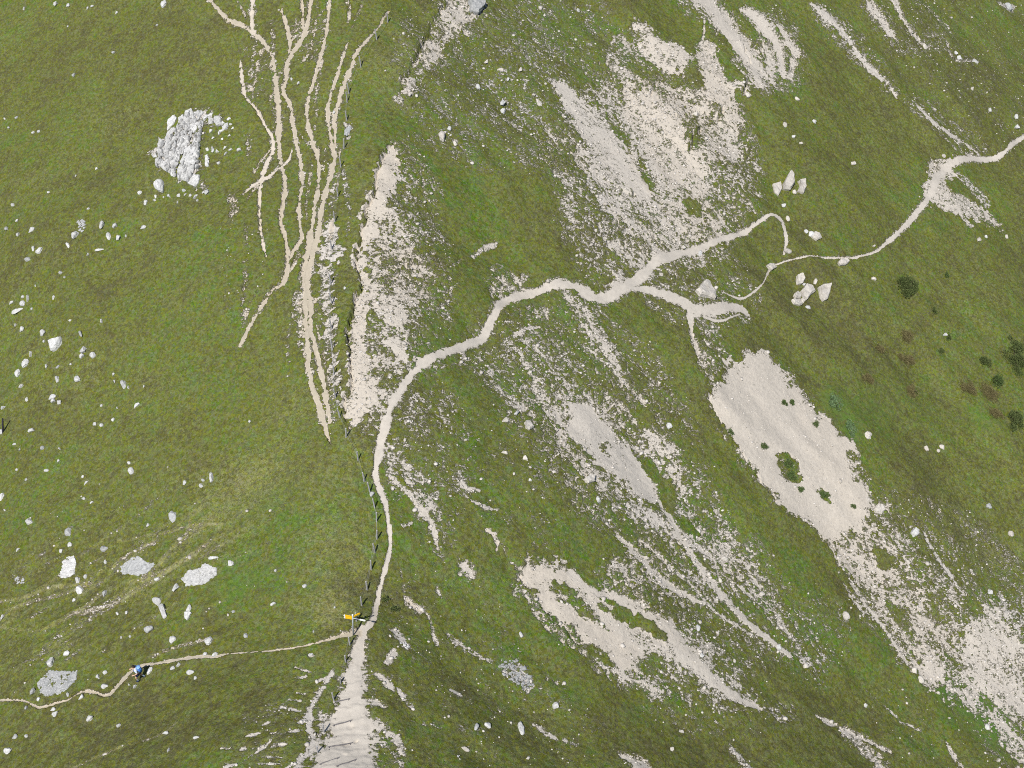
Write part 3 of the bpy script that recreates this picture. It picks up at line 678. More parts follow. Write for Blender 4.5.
SOIL_WARM = (.475, .415, .335); SOIL_MID = (.468, .428, .372); SOIL_GREY = (.470, .442, .408); SOIL_TRACK = (.360, .318, .245)
def ground_material():
    g = NT('alpine_ground')
    geo = g.n('ShaderNodeNewGeometry').outputs['Position']
    bare, tint, tone, straw, lush, path = [g.attr(q) for q in ('bare', 'tint', 'tone', 'straw', 'lush', 'path')]
    n1 = g.noise(geo, .55, 5, .6); n2 = g.noise(geo, 2.2, 4, .65); n3 = g.noise(geo, 11.0, 3, .65); n4 = g.noise(geo, 26.0, 2, .6)
    vo = g.n('ShaderNodeTexVoronoi'); vo.inputs['Scale'].default_value = 7.0; g.l(geo, vo.inputs['Vector'])
    vcol = g.n('ShaderNodeSeparateColor'); g.l(vo.outputs['Color'], vcol.inputs[0])
    # grass
    t = g.math('ADD', tone, g.math('MULTIPLY', g.math('SUBTRACT', n2, .5), 1.9))
    t = g.math('ADD', t, g.math('MULTIPLY', g.math('SUBTRACT', n3, .5), 1.3))
    t = g.math('ADD', t, g.math('MULTIPLY', g.math('SUBTRACT', n1, .5), 1.3))
    c = g.mix(g.mapr(t, -.15, .45), (.112, .106, .036), (.140, .150, .033))
    c = g.mix(g.mapr(t, .45, 1.15), c, (.104, .166, .027))
    s = g.math('ADD', g.math('ADD', straw, g.math('MULTIPLY', g.math('SUBTRACT', n2, .5), .8)), g.math('MULTIPLY', g.math('SUBTRACT', n3, .5), 1.1))
    s = g.math('ADD', s, g.math('MULTIPLY', g.math('SUBTRACT', n4, .5), .6))
    c = g.mix(g.mapr(s, .18, .95, 0, .85), c, (.28, .265, .105))
    dk = g.mapr(g.math('ADD', g.math('MULTIPLY', n3, .6), g.math('MULTIPLY', n4, .6)), .44, .60, 1, 0)
    c = g.mix(g.math('MULTIPLY', dk, .6), c, (.046, .054, .016))
    # every tuft its own shade
    v2 = g.n('ShaderNodeTexVoronoi'); v2.inputs['Scale'].default_value = 6.0; g.l(geo, v2.inputs['Vector'])
    sc2 = g.n('ShaderNodeSeparateColor'); g.l(v2.outputs['Color'], sc2.inputs[0])
    hs = g.n('ShaderNodeHueSaturation')
    g.l(g.math('ADD', .488, g.math('MULTIPLY', sc2.outputs[1], .034)), hs.inputs['Hue'])
    g.l(g.math('ADD', .72, g.math('MULTIPLY', sc2.outputs[2], .42)), hs.inputs['Saturation'])
    g.l(g.math('ADD', .78, g.math('MULTIPLY', sc2.outputs[0], .46)), hs.inputs['Value'])
    g.l(c, hs.inputs['Color']); c = hs.outputs[0]
    lu = g.math('MULTIPLY', lush, g.mapr(n2, .25, .6))
    c = g.mix(g.math('MULTIPLY', lu, .85, True), c, (.088, .168, .030))
    # bare ground
    b = g.mix(g.mapr(tint, -.5, 0), SOIL_TRACK, SOIL_WARM)
    b = g.mix(g.mapr(tint, 0, .5), b, SOIL_MID)
    b = g.mix(g.mapr(tint, .5, 1), b, SOIL_GREY)
    peb = g.math('ADD', g.math('MULTIPLY', vcol.outputs[0], .25), g.math('MULTIPLY', n4, .75))
    bm = g.n('ShaderNodeMix', data_type='RGBA', blend_type='MULTIPLY'); bm.inputs[0].default_value = 1
    g.l(b, bm.inputs[6])
    val = g.math('ADD', .74, g.math('MULTIPLY', peb, .50))
    cmb = g.n('ShaderNodeCombineColor')
    for i in range(3): g.l(val, cmb.inputs[i])
    g.l(cmb.outputs[0], bm.inputs[7])
    b = bm.outputs[2]
    # fine ragged border between turf and bare ground, combed down the slope
    mp = g.n('ShaderNodeMapping'); mp.inputs['Rotation'].default_value = (0, 0, math.atan2(.78, 1)); mp.inputs['Scale'].default_value = (2.4, 8.5, 3.0)
    g.l(geo, mp.inputs['Vector'])
    nst = g.noise(mp.outputs[0], 1.0, 3, .65)
    nf = g.noise(geo, 7.5, 2, .6)
    f = g.math('ADD', bare, g.math('MULTIPLY', g.math('SUBTRACT', nf, .5), .75))
    f = g.math('ADD', f, g.math('MULTIPLY', g.math('SUBTRACT', n3, .5), .55))
    f = g.math('ADD', f, g.math('MULTIPLY', g.math('SUBTRACT', nst, .5), .80))
    fm = g.mapr(f, -.12, .14)
    col = g.mix(fm, c, b)
    hgr = g.math('ADD', g.math('MULTIPLY', n3, .65), g.math('MULTIPLY', n4, .5))
    hba = g.math('ADD', g.math('MULTIPLY', vo.outputs['Distance'], -.10), g.math('MULTIPLY', n4, .28))
    hm = g.n('ShaderNodeMix', data_type='FLOAT'); g.l(fm, hm.inputs[0]); g.l(hgr, hm.inputs[2]); g.l(hba, hm.inputs[3])
    hh = g.math('SUBTRACT', hm.outputs[0], g.math('MULTIPLY', fm, .45))
    g.bsdf(col, .95, g.bump(hh, 1.0, .13), .1)
    return g.m
M_ground = ground_material()

def path_material():
    g = NT('trodden_gravel')
    geo = g.n('ShaderNodeNewGeometry').outputs['Position']
    tint = g.attr('tint')
    n2 = g.noise(geo, 3.0, 4); n4 = g.noise(geo, 24.0, 3, .6)
    b = g.mix(g.mapr(tint, -.5, 0), SOIL_TRACK, SOIL_WARM)
    b = g.mix(g.mapr(tint, 0, .5), b, SOIL_MID)
    b = g.mix(g.mapr(tint, .5, 1), b, SOIL_GREY)
    n5 = g.noise(geo, .9, 5, .6)
    v = g.math('ADD', .47, g.math('ADD', g.math('MULTIPLY', n4, .46), g.math('ADD', g.math('MULTIPLY', n2, .34), g.math('MULTIPLY', n5, .26))))
    cmb = g.n('ShaderNodeCombineColor')
    for i in range(3): g.l(v, cmb.inputs[i])
    bm = g.n('ShaderNodeMix', data_type='RGBA', blend_type='MULTIPLY'); bm.inputs[0].default_value = 1
    g.l(b, bm.inputs[6]); g.l(cmb.outputs[0], bm.inputs[7])
    g.bsdf(bm.outputs[2], .95, g.bump(n4, .6, .05), .1)
    return g.m
M_path = path_material()

me = grid_mesh('ground', co, quads, ATTR)
me.materials.append(M_ground)
ground = bpy.data.objects.new('ground', me); COL.objects.link(ground); ground['kind'] = 'structure'

# each trodden line is a thin sheet of its own a little above the turf sheet
for nm, sl, f, t_path in path_fields:
    fc = (f[:-1, :-1]+f[1:, :-1]+f[:-1, 1:]+f[1:, 1:])/4
    pfull = PF[sl]
    own = f >= pfull-1e-6
    ownc = own[:-1, :-1] & own[1:, 1:]
    J, I = np.nonzero((fc > (.42 if t_path == -.42 else .24)) & ownc)
    if len(J) == 0: continue
    w = f.shape[1]
    vid = np.stack([J*w+I, J*w+I+1, (J+1)*w+I+1, (J+1)*w+I], -1)
    used, inv = np.unique(vid.ravel(), return_inverse=True)
    jj, ii = used//w, used % w
    j0, i0 = sl[0].start, sl[1].start
    c3 = np.stack([gx[ii+i0], gy[jj+j0], ZF[jj+j0, ii+i0]+.006], -1)
    pm = grid_mesh(nm, c3, inv.reshape(-1, 4), dict(tint=TINT[jj+j0, ii+i0]))
    pm.materials.append(M_path)
    o = bpy.data.objects.new(nm, pm); COL.objects.link(o); o['kind'] = 'structure'

#OBJ_BEGIN
# ------------------------------------------------------------------ helpers for things
def tag(o, label=None, cat=None, group=None, kind=None):
    if label: o['label'] = label
    if cat: o['category'] = cat
    if group: o['group'] = group
    if kind: o['kind'] = kind
    return o
def empty(name, loc, rz=0):
    o = bpy.data.objects.new(name, None); COL.objects.link(o)
    o.empty_display_size = .3; o.location = loc; o.rotation_euler = (0, 0, rz); return o
def mesh_obj(name, verts, faces, mats, parent=None, smooth=False, fm=None):
    m = bpy.data.meshes.new(name)
    m.from_pydata([tuple(map(float, v)) for v in verts], [], faces)
    for q in (mats if isinstance(mats, (list, tuple)) else [mats]): m.materials.append(q)
    if fm is not None: m.polygons.foreach_set('material_index', fm)
    if smooth: m.polygons.foreach_set('use_smooth', [True]*len(m.polygons))
    m.update()
    o = bpy.data.objects.new(name, m); COL.objects.link(o)
    if parent is not None: o.parent = parent
    return o
def bm_obj(name, bm, mats, parent=None, smooth=False):
    m = bpy.data.meshes.new(name); bm.to_mesh(m); bm.free()
    for q in (mats if isinstance(mats, (list, tuple)) else [mats]): m.materials.append(q)
    if smooth: m.polygons.foreach_set('use_smooth', [True]*len(m.polygons))
    o = bpy.data.objects.new(name, m); COL.objects.link(o)
    if parent is not None: o.parent = parent
    return o
def tube(bm, pts, rad, n=8):
    """round bar through points, radius per point"""
    pts = [Vector(p) for p in pts]
    if not isinstance(rad, (list, tuple)): rad = [rad]*len(pts)
    rings = []
    for i, p in enumerate(pts):
        d = (pts[min(i+1, len(pts)-1)]-pts[max(i-1, 0)]).normalized()
        a = d.orthogonal().normalized(); b = d.cross(a)
        rings.append([bm.verts.new(p+(a*math.cos(t)+b*math.sin(t))*rad[i]) for t in [2*math.pi*k/n for k in range(n)]])
    for i in range(len(rings)-1):
        for k in range(n):
            bm.faces.new((rings[i][k], rings[i][(k+1) % n], rings[i+1][(k+1) % n], rings[i+1][k]))
    bm.faces.new(rings[0][::-1]); bm.faces.new(rings[-1])
def prism(bm, outline, thick, M):
    """flat outline (x, z) given a thickness in y"""
    a = [bm.verts.new(M @ Vector((x, -thick/2, z))) for x, z in outline]
    b = [bm.verts.new(M @ Vector((x, thick/2, z))) for x, z in outline]
    n = len(a)
    bm.faces.new(a); bm.faces.new(b[::-1])
    for i in range(n):
        bm.faces.new((a[i], b[i], b[(i+1) % n], a[(i+1) % n]))
def gnd(px, py):
    q = at1(px, py); return Vector((q.x, q.y, ground_z(q.x, q.y)))
def gnormal(x, y, e=.5):
    m = lambda a, b: float(macro(a, b))
    return Vector((-(m(x+e, y)-m(x-e, y))/(2*e), -(m(x, y+e)-m(x, y-e))/(2*e), 1)).normalized()

# ------------------------------------------------------------------ materials of things
def rock_material(name, base, spread, stain):
    g = NT(name)
    tc = g.n('ShaderNodeNewGeometry').outputs['Position']
    n1 = g.noise(tc, 1.6, 4); n2 = g.noise(tc, 8.0, 4, .6); n3 = g.noise(tc, 30.0, 2)
    c = g.mix(g.mapr(n2, .3, .7), tuple(q*(1-spread) for q in base), tuple(min(1, q*(1+spread*.6)) for q in base))
    c = g.mix(g.mapr(n1, .52, .72, 0, .55), c, stain)
    oi = g.n('ShaderNodeObjectInfo').outputs['Random']
    hs = g.n('ShaderNodeHueSaturation'); g.l(g.math('ADD', .84, g.math('MULTIPLY', oi, .24)), hs.inputs['Value']); g.l(c, hs.inputs['Color'])
    g.bsdf(hs.outputs[0], .9, g.bump(g.math('ADD', g.math('MULTIPLY', n2, .7), g.math('MULTIPLY', n3, .3)), .8, .06), .15)
    return g.m
M_white = rock_material('pale_limestone', (.50, .495, .48), .2, (.33, .33, .315))
M_warm = rock_material('warm_limestone', (.50, .465, .415), .16, (.37, .33, .275))
M_grey = rock_material('weathered_limestone', (.37, .372, .365), .22, (.23, .245, .235))
def plain(name, col, rough=.8, spec=.2, var=.15, scale=20.0, metallic=0.0):
    g = NT(name)
    p = g.n('ShaderNodeNewGeometry').outputs['Position']
    n = g.noise(p, scale, 3)
    c = g.mix(g.mapr(n, .3, .7), tuple(q*(1-var) for q in col), tuple(min(1, q*(1+var)) for q in col))
    b = g.bsdf(c, rough, None, spec); b.inputs['Metallic'].default_value = metallic
    return g.m
M_wood = plain('weathered_wood', (.34, .33, .33), .85, .15, .25, 14)
M_darkwood = plain('dark_wood', (.035, .033, .045), .8, .15, .3, 14)  # near-black, slightly bluish tone for the leaning stake
M_logwood = plain('log_wood', (.15, .14, .14), .85, .15, .3, 9)
M_wire = plain('galvanised_wire', (.30, .30, .31), .5, .5, .1, 9, .6)
M_steel = plain('galvanised_steel', (.42, .46, .52), .45, .5, .08, 9, .3)
M_yellow = plain('yellow_sign_enamel', (.80, .47, .01), .45, .4, .04, 5)
M_wsign = plain('white_sign_enamel', (.80, .80, .78), .45, .4, .04, 5)

# ------------------------------------------------------------------ stones
def ico_dirs(sub):
    bm = bmesh.new(); bmesh.ops.create_icosphere(bm, subdivisions=sub, radius=1)
    V = np.array([v.co[:] for v in bm.verts]); F = [[v.index for v in f.verts] for f in bm.faces]
    bm.free(); return V, F
ICO = {q: ico_dirs(q) for q in (1, 2, 3, 4)}
def rock_verts(seed, sub=3, planes=9, rough=.05, angular=.62):
    """a unit rock: a sphere cut by random planes, then roughened"""
    V, F = ICO[sub]
    rs = np.random.RandomState(seed)
    N = rs.normal(size=(planes, 3)); N[:, 2] *= .8
    N /= np.linalg.norm(N, axis=1)[:, None]
    d = rs.uniform(angular, .98, planes)
    r = np.ones(len(V))
    for nn, dd in zip(N, d):
        c = V@nn
        r = np.where(c > 1e-3, np.minimum(r, dd/np.maximum(c, 1e-3)), r)
    P = V*r[:, None]
    for i, v in enumerate(P):
        q = Vector(v)*2.3+Vector((seed*3.1, seed*1.7, 0))
        P[i] = v*(1+rough*mnoise.noise(q)*2+rough*mnoise.noise(q*2.7))
    return P, F
ROCKS = {}
def rock_mesh(kind, mat):
    key = (kind, mat.name)
    if key not in ROCKS:
        sub = 2 if kind < 20 else 3
        P, F = rock_verts(100+kind, 3, 7+kind % 4, .07, .36)
        m = bpy.data.meshes.new('stone'); m.from_pydata([tuple(p) for p in P], [], F); m.materials.append(mat); m.update()
        ROCKS[key] = m
    return ROCKS[key]
rnd = random.Random(5)
THINGS = []       # (px, py, w, obj, tone word)
def put_stone(px, py, w, h, mat=None, word=None, turn=None, name=None, label=None, group=None, tall=.5, kind=None):
    q = gnd(px, py); s = mpp(px, py)
    W = w*s; Dp = max(h*s/0.86, W*.35)
    Hh = tall*min(W, Dp)
    if mat is None: mat = M_white
    if kind is None: kind = rnd.randrange(0, 20) if w < 9 else rnd.randrange(20, 30)
    o = bpy.data.objects.new(name or ('boulder' if max(w, h) >= 8 else 'stone'), rock_mesh(kind, mat)); COL.objects.link(o)
    n = gnormal(q.x, q.y)
    quat = n.to_track_quat('Z', 'Y')
    tilt = 0 if turn is None else turn
    o.rotation_euler = (quat.to_matrix() @ Matrix.Rotation(0, 3, 'Z')).to_euler()
    base = Vector((0, 0, 1)).rotation_difference(n).to_matrix()
    o.rotation_euler = (base @ Matrix.Rotation(tilt, 3, 'Z')).to_euler()
    o.scale = (W/2*1.15, Dp/2*1.15, Hh)
    o.location = q+n*Hh*.22
    tag(o, label, 'rock', group)
    THINGS.append([px, py, w, h, o, word or {'pale_limestone': 'white', 'warm_limestone': 'cream', 'weathered_limestone': 'grey'}[mat.name], label is not None])
    return o
def outline_block(px_poly, hgt, name, mat, parent=None, origin=None, label=None, cuts=2, rough=.07, dens=1, seed=0, slope=0.0):
    """a block with the drawn outline: standing walls, worn edge, uneven top"""
    P = [gnd(*p) for p in px_poly]
    c = sum(P, Vector())/len(P)
    org = c if origin is None else origin
    n = gnormal(c.x, c.y)
    bm = bmesh.new(); r = random.Random(seed*13+len(px_poly))
    bot = [bm.verts.new(p+(p-c)*.04-n*.30-org) for p in P]
    midr = [bm.verts.new(p+(p-c)*r.uniform(-.02, .06)+n*hgt*r.uniform(.45, .7)-org) for p in P]
    top = [bm.verts.new(c+(p-c)*r.uniform(.82, .93)+(n*(1-slope)+Vector((0, 0, 1))*slope)*hgt*r.uniform(.85, 1.1)-org) for p in P]
    k_ = len(P)
    for A, B in ((bot, midr), (midr, top)):
        for i in range(k_):
            bm.faces.new((A[i], A[(i+1) % k_], B[(i+1) % k_], B[i]))
    tf = bm.faces.new(top)
    bmesh.ops.recalc_face_normals(bm, faces=bm.faces[:])
    bmesh.ops.triangulate(bm, faces=[tf])
    bmesh.ops.subdivide_edges(bm, edges=bm.edges[:], cuts=cuts, use_grid_fill=True)
    bmesh.ops.triangulate(bm, faces=bm.faces[:])
    bmesh.ops.subdivide_edges(bm, edges=bm.edges[:], cuts=1)
    for v in bm.verts:
        w = v.co+org
        d = Vector((mnoise.noise(w*2.2), mnoise.noise(w*2.2+Vector((7, 0, 0))), mnoise.noise(w*2.2+Vector((0, 9, 0)))*1.3))
        d += .6*Vector((mnoise.noise(w*5.5), mnoise.noise(w*5.5+Vector((7, 0, 0))), mnoise.noise(w*5.5+Vector((0, 9, 0)))*1.3))
        v.co += d*rough
    o = bm_obj(name, bm, mat, parent)
    if parent is None: o.location = org
    if label: tag(o, label, 'rock')
    return o

S_LEFT = [(56,3,6,4),(68,4,4,3),(87,6,3,3),(92,4,3,2),(116,11,3,3),(164,4,5,7),(74,76,3,3),(24,9,3,4),(67,24,2,2),(157,25,2,2),(114,55,3,2),(5,120,2,2),(17,119,3,2),(9,128,2,2),(33,132,3,2),(39,132,3,3),
 (96,168,3,3),(76,176,2,2),(49,194,3,2),(13,206,4,3),(17,222,3,4),(7,229,4,3),(32,231,7,4),(19,236,4,3),(89,211,3,2),(76,237,8,6),(103,226,6,8),(116,227,5,5),(109,237,4,7),(119,239,6,5),
 (143,226,6,3),(126,236,2,2),(140,193,4,3),(146,203,5,4),(155,201,3,2),(169,196,5,3),(179,196,4,3),(195,198,5,4),(208,193,6,4),(184,191,4,3),(240,151,5,4),(213,150,3,5),
 (207,162,5,9),(34,250,4,4),(40,252,7,5),(28,261,7,4),(88,256,3,3),(100,251,9,3),(68,246,4,5),(61,274,4,3),(65,279,2,2),(36,286,2,2),(11,302,5,2),(23,297,3,2),(28,300,4,8),
 (23,304,5,4),(32,309,2,2),(54,299,3,3),(15,325,3,3),(22,329,5,4),(44,334,8,6),(45,343,3,2),(82,336,4,7),(102,322,3,5),(71,323,3,2),(85,351,9,6),(83,357,5,5),(93,355,5,5),
 (31,355,5,6),(26,363,6,8),(18,373,5,7),(47,366,3,4),(58,367,4,2),(71,365,2,2),(57,379,5,5),(78,379,6,5),(21,386,4,4),(113,373,3,3),(114,379,2,3),(123,383,7,7),(128,386,3,3),(144,385,2,2),
 (52,396,8,4),(54,401,5,4),(59,402,7,3),(26,398,3,4),(3,407,6,3),(136,405,8,4),(117,407,2,2),(32,430,8,4),(95,424,4,3),(102,425,4,3),(113,419,3,3),(101,404,2,2),(14,443,4,2),(43,449,4,3),
 (60,450,4,2),(20,449,2,2),(43,449,3,3),(59,463,3,3),(17,470,3,2),(27,481,3,2),(131,470,5,6),(129,463,3,3),(86,483,6,3),(83,477,2,2),(47,472,5,2),(84,499,4,2),(92,502,4,2),(2,498,5,6),
 (5,511,2,2),(185,482,5,4),(201,486,4,4),(203,480,3,3),(212,478,6,10),(173,517,9,11),(148,524,4,3),(30,524,7,6),(68,533,7,8),(70,545,4,5),(77,579,6,5),(61,551,4,3),(79,589,9,7),
 (74,599,5,3),(104,548,8,6),(105,560,3,4),(18,551,5,3),(85,575,3,3),(157,579,5,3),(214,559,10,4),(230,563,8,4),(176,589,7,7),(157,601,10,8),(163,611,8,14),(188,615,9,8),(189,608,5,6),
 (149,629,9,6),(127,612,4,3),(117,613,3,3),(121,637,2,2),(130,636,2,2),(172,638,9,6),(246,635,4,4),(67,654,6,5),(3,618,4,4),(105,593,5,5),(51,663,11,8),(34,692,6,6),(40,700,5,3),(69,696,4,4),
 (82,699,5,7),(105,688,7,5),(98,677,6,4),(105,672,4,3),(57,715,10,5),(54,711,5,3),(91,718,10,5),(27,708,4,3),(119,726,4,3),(8,749,9,6),(26,736,4,3),(15,736,5,4),(129,684,3,2),(135,686,4,3),
 (150,670,4,7),(190,672,8,5),(178,665,6,4),(173,668,5,3),(195,677,3,3),(169,750,3,4),(196,738,7,3),(166,733,6,3),(305,588,4,3),(274,605,6,3),(276,572,2,2),(233,610,3,2),(335,610,2,2),
 (209,641,7,7),(215,655,6,5),(314,633,2,2),(372,492,5,4),(292,80,3,3),(299,84,3,3),(334,112,3,3),(345,290,3,3),(348,133,6,10),(250,420,3,2),(311,655,10,3),(206,654,6,3)]
S_RIGHT = [(502,100,7,6),(503,109,5,6),(538,104,9,5),(540,7,4,4),(441,137,9,10),(449,130,4,4),(455,145,4,5),(500,71,6,5),(508,80,3,4),(578,8,4,3),(520,72,4,6),(478,84,5,5),(486,62,4,6),
 (795,190,5,4),(784,204,6,4),(788,218,4,5),(811,233,7,5),(806,230,4,4),(853,162,6,5),(814,121,5,3),(800,145,4,3),(793,140,5,3),
 (784,128,6,4),(797,98,5,3),(787,252,8,5),(815,281,5,5),(803,297,5,4),(804,284,4,3),
 (809,305,6,3),(874,245,4,3),(874,278,5,4),(945,335,4,4),(867,437,8,6),(927,446,5,5),(943,445,6,4),(939,449,4,3),(897,537,4,4),(988,505,9,5),(1012,532,8,5),(989,594,5,7),
 (938,694,4,3),(987,727,5,5),(997,763,6,4),(914,672,6,5),(845,619,7,7),(865,706,4,3),(920,681,7,6),(505,422,6,8),(516,415,6,6),(598,502,5,6),(530,482,4,3),(504,453,6,4),
 (525,460,6,5),(724,558,6,5),(697,629,6,6),(720,581,4,4),(762,593,6,5),(669,429,6,5),(734,661,3,3),(701,657,7,4),(681,729,6,4),(806,665,5,6),(779,646,6,5),(672,749,6,4),(556,705,7,6),(521,727,6,12),
 (487,727,10,5),(476,730,6,8),(465,749,8,4),(458,757,2,2),(521,634,4,5),(528,759,6,3),(1008,6,8,7),(924,46,6,6),(959,60,6,4),(975,62,7,4),(955,55,4,4),(1016,118,5,5),(1016,128,6,5),(972,88,4,3),(990,110,4,4),
 (696,113,5,4),(640,46,4,4),(985,240,4,3),(978,243,4,6),(1006,238,4,4),(943,158,4,4),(700,252,5,6),(683,246,6,4),(747,98,5,4)]
seen_s = set()
for (px, py, w, h) in S_LEFT:
    if (px, py) in seen_s: continue
    seen_s.add((px, py))
    put_stone(px, py, w+.4, h+.4, M_white if rnd.random() < .85 else M_grey, turn=rnd.uniform(-.5, .5))
for (px, py, w, h) in S_RIGHT:
    m = M_warm if rnd.random() < .6 else M_white
    if (px, py) in ((988, 505), (476, 730), (1008, 6)): m = M_grey
    put_stone(px, py, w+.3, h+.3, m, turn=rnd.uniform(-.4, .4))
# hand-described boulders
outline_block([(51,344),(55,342),(63,341),(62,346),(57,351),(53,352)], .42, 'boulder', M_white, label='wedge-shaped white boulder, largest single block on the upper left pasture', seed=50)
put_stone(18, 311, 13, 6, M_white, 'white', .1, 'boulder', 'long low white boulder with pitted top near the left edge', tall=.45, kind=22)
put_stone(160, 188, 13, 14, M_white, 'white', .4, 'boulder', 'ragged white boulder detached below left of the cracked crag', tall=.5, kind=23)
outline_block([(468,4),(474,1),(480,1),(484,8),(483,12),(477,17),(470,14)], .55, 'boulder', M_grey, label='big grey block with a dark lower edge at the top of the bare rim', seed=51)
for i, (L, hg, m_, lb) in enumerate([
  ([(695,292),(699,288),(703,281),(708,282),(712,290),(715,296),(714,300),(706,298),(699,297)], .55, M_warm, 'big grey beige boulder with a flat slanting face under the upper path fork'),
  ([(818,287),(822,285),(830,286),(829,293),(826,299),(823,300),(820,295)], .5, M_warm, 'arrowhead-shaped boulder, rightmost of the cluster below the thin trail'),
  ([(801,289),(805,285),(812,286),(815,290),(810,293),(806,297),(803,294)], .5, M_warm, 'big many-sided boulder in the middle of the cluster below the thin trail'),
  ([(796,276),(801,275),(804,280),(801,283),(797,283)], .4, M_warm, 'square boulder at the top of the cluster below the thin trail'),
  ([(791,300),(795,299),(800,299),(802,303),(799,305),(793,304)], .36, M_warm, 'low flat boulder at the bottom of the cluster below the thin trail'),
  ([(793,293),(797,289),(801,292),(800,296),(795,296)], .32, M_warm, 'smaller left boulder of the cluster below the thin trail'),
  ([(783,182),(789,172),(793,175),(793,184),(789,189),(783,188)], .6, M_warm, 'tall pointed cream rock left of a block beside it, above the path bend'),
  ([(773,182),(780,180),(782,188),(778,193),(774,190)], .3, M_warm, 'low crumbling cream rock at the foot of the tall pointed one'),
  ([(798,181),(804,180),(805,188),(803,193),(797,190),(799,186)], .5, M_warm, 'upright cream block just right of the tall pointed rock'),
  ([(837,263),(840,260),(846,260),(848,263),(845,266),(839,266)], .4, M_warm, 'smooth pale boulder lying on the edge of the thin right trail'),
  ([(873,510),(876,506),(881,506),(883,511),(880,515),(875,514)], .4, M_warm, 'bright cream boulder at the right border of the scree slip'),
  ([(910,534),(913,530),(917,532),(917,536),(913,538)], .34, M_white, 'round bright white boulder in grass right of the scree slip'),
  ([(766,265),(769,262),(774,262),(776,266),(771,269)], .34, M_warm, 'pale boulder at the loop trail junction'),
  ([(811,236),(814,231),(819,233),(821,237),(816,240)], .36, M_warm, 'pale boulder right of the steep trail drop, largest of three'),
  ([(583,480),(588,476),(594,477),(593,483),(587,485)], .4, M_warm, 'squarish pale boulder at the left border of the central grey scree'),
  ([(524,425),(529,424),(533,430),(529,433),(525,430)], .36, M_warm, 'slanting pale boulder in the speckled turf left of the central scree')]):
    outline_block(L, hg, 'boulder', m_, label=lb, seed=60+i, rough=.05, slope=.3)

# ------------------------------------------------------------------ the cracked crag and the broken slabs
def in_poly(x, y, P):
    c = False; n = len(P)
    for i in range(n):
        x1, y1 = P[i]; x2, y2 = P[(i+1) % n]
        if (y1 > y) != (y2 > y) and x < (x2-x1)*(y-y1)/(y2-y1)+x1: c = not c
    return c
def stones_mesh(items):
    """items: (pos, scale xyz, rot matrix, seed, sub) -> verts, faces of one mesh"""
    V = []; F = []
    for pos, sca, rot, seed, sub in items:
        P, f = rock_verts(seed, sub, 8, .05, .42)
        o = len(V)
        for p in P:
            q = rot @ Vector((p[0]*sca[0], p[1]*sca[1], p[2]*sca[2]))
            V.append(q+pos)
        F += [[a+o for a in t] for t in f]
    return V, F
def packed(poly, step, size, hgt, seed, aspect=(1, 1), ang=0, sub=2, jit=.45, fill=1.0, lift=.25, keep=None):
    """jittered packing of blocks over a pixel polygon"""
    r = random.Random(seed); out = []
    xs = [p[0] for p in poly]; ys = [p[1] for p in poly]
    y = min(ys); row = 0
    while y <= max(ys):
        x = min(xs)+(step/2 if row % 2 else 0)
        while x <= max(xs):
            jx = x+r.uniform(-jit, jit)*step; jy = y+r.uniform(-jit, jit)*step
            if in_poly(jx, jy, poly) and r.random() < fill and (keep is None or keep(jx, jy)):
                q = gnd(jx, jy); s = mpp(jx, jy)
                k_ = r.uniform(.55, 1.5)
                n = gnormal(q.x, q.y)
                rot = Vector((0, 0, 1)).rotation_difference(n).to_matrix() @ Matrix.Rotation(ang+r.uniform(-.35, .35), 3, 'Z') @ Matrix.Rotation(r.uniform(-.18, .18), 3, 'X')
                hh = hgt*r.uniform(.6, 1.3)
                out.append((q+n*hh*lift, (size*s*k_*aspect[0]/2, size*s*k_*aspect[1]/2, hh), rot, r.randrange(10000), sub))
            x += step
        y += step*.8; row += 1
    return out
crag_at = gnd(188, 150)
def local_mesh(name, items, mat, root, label=None):
    V, F = stones_mesh(items)
    o = mesh_obj(name, [v-root.location for v in V], F, mat, root)
    if label: o['label'] = label
    return o
crag = empty('rock_outcrop', crag_at)
tag(crag, 'large white limestone crag split by dark diagonal cracks on the left pasture', 'rock outcrop')
A_ = 1.15
CZ = lambda L: [(150+x/8.09, 105+y/8.09) for x, y in L]
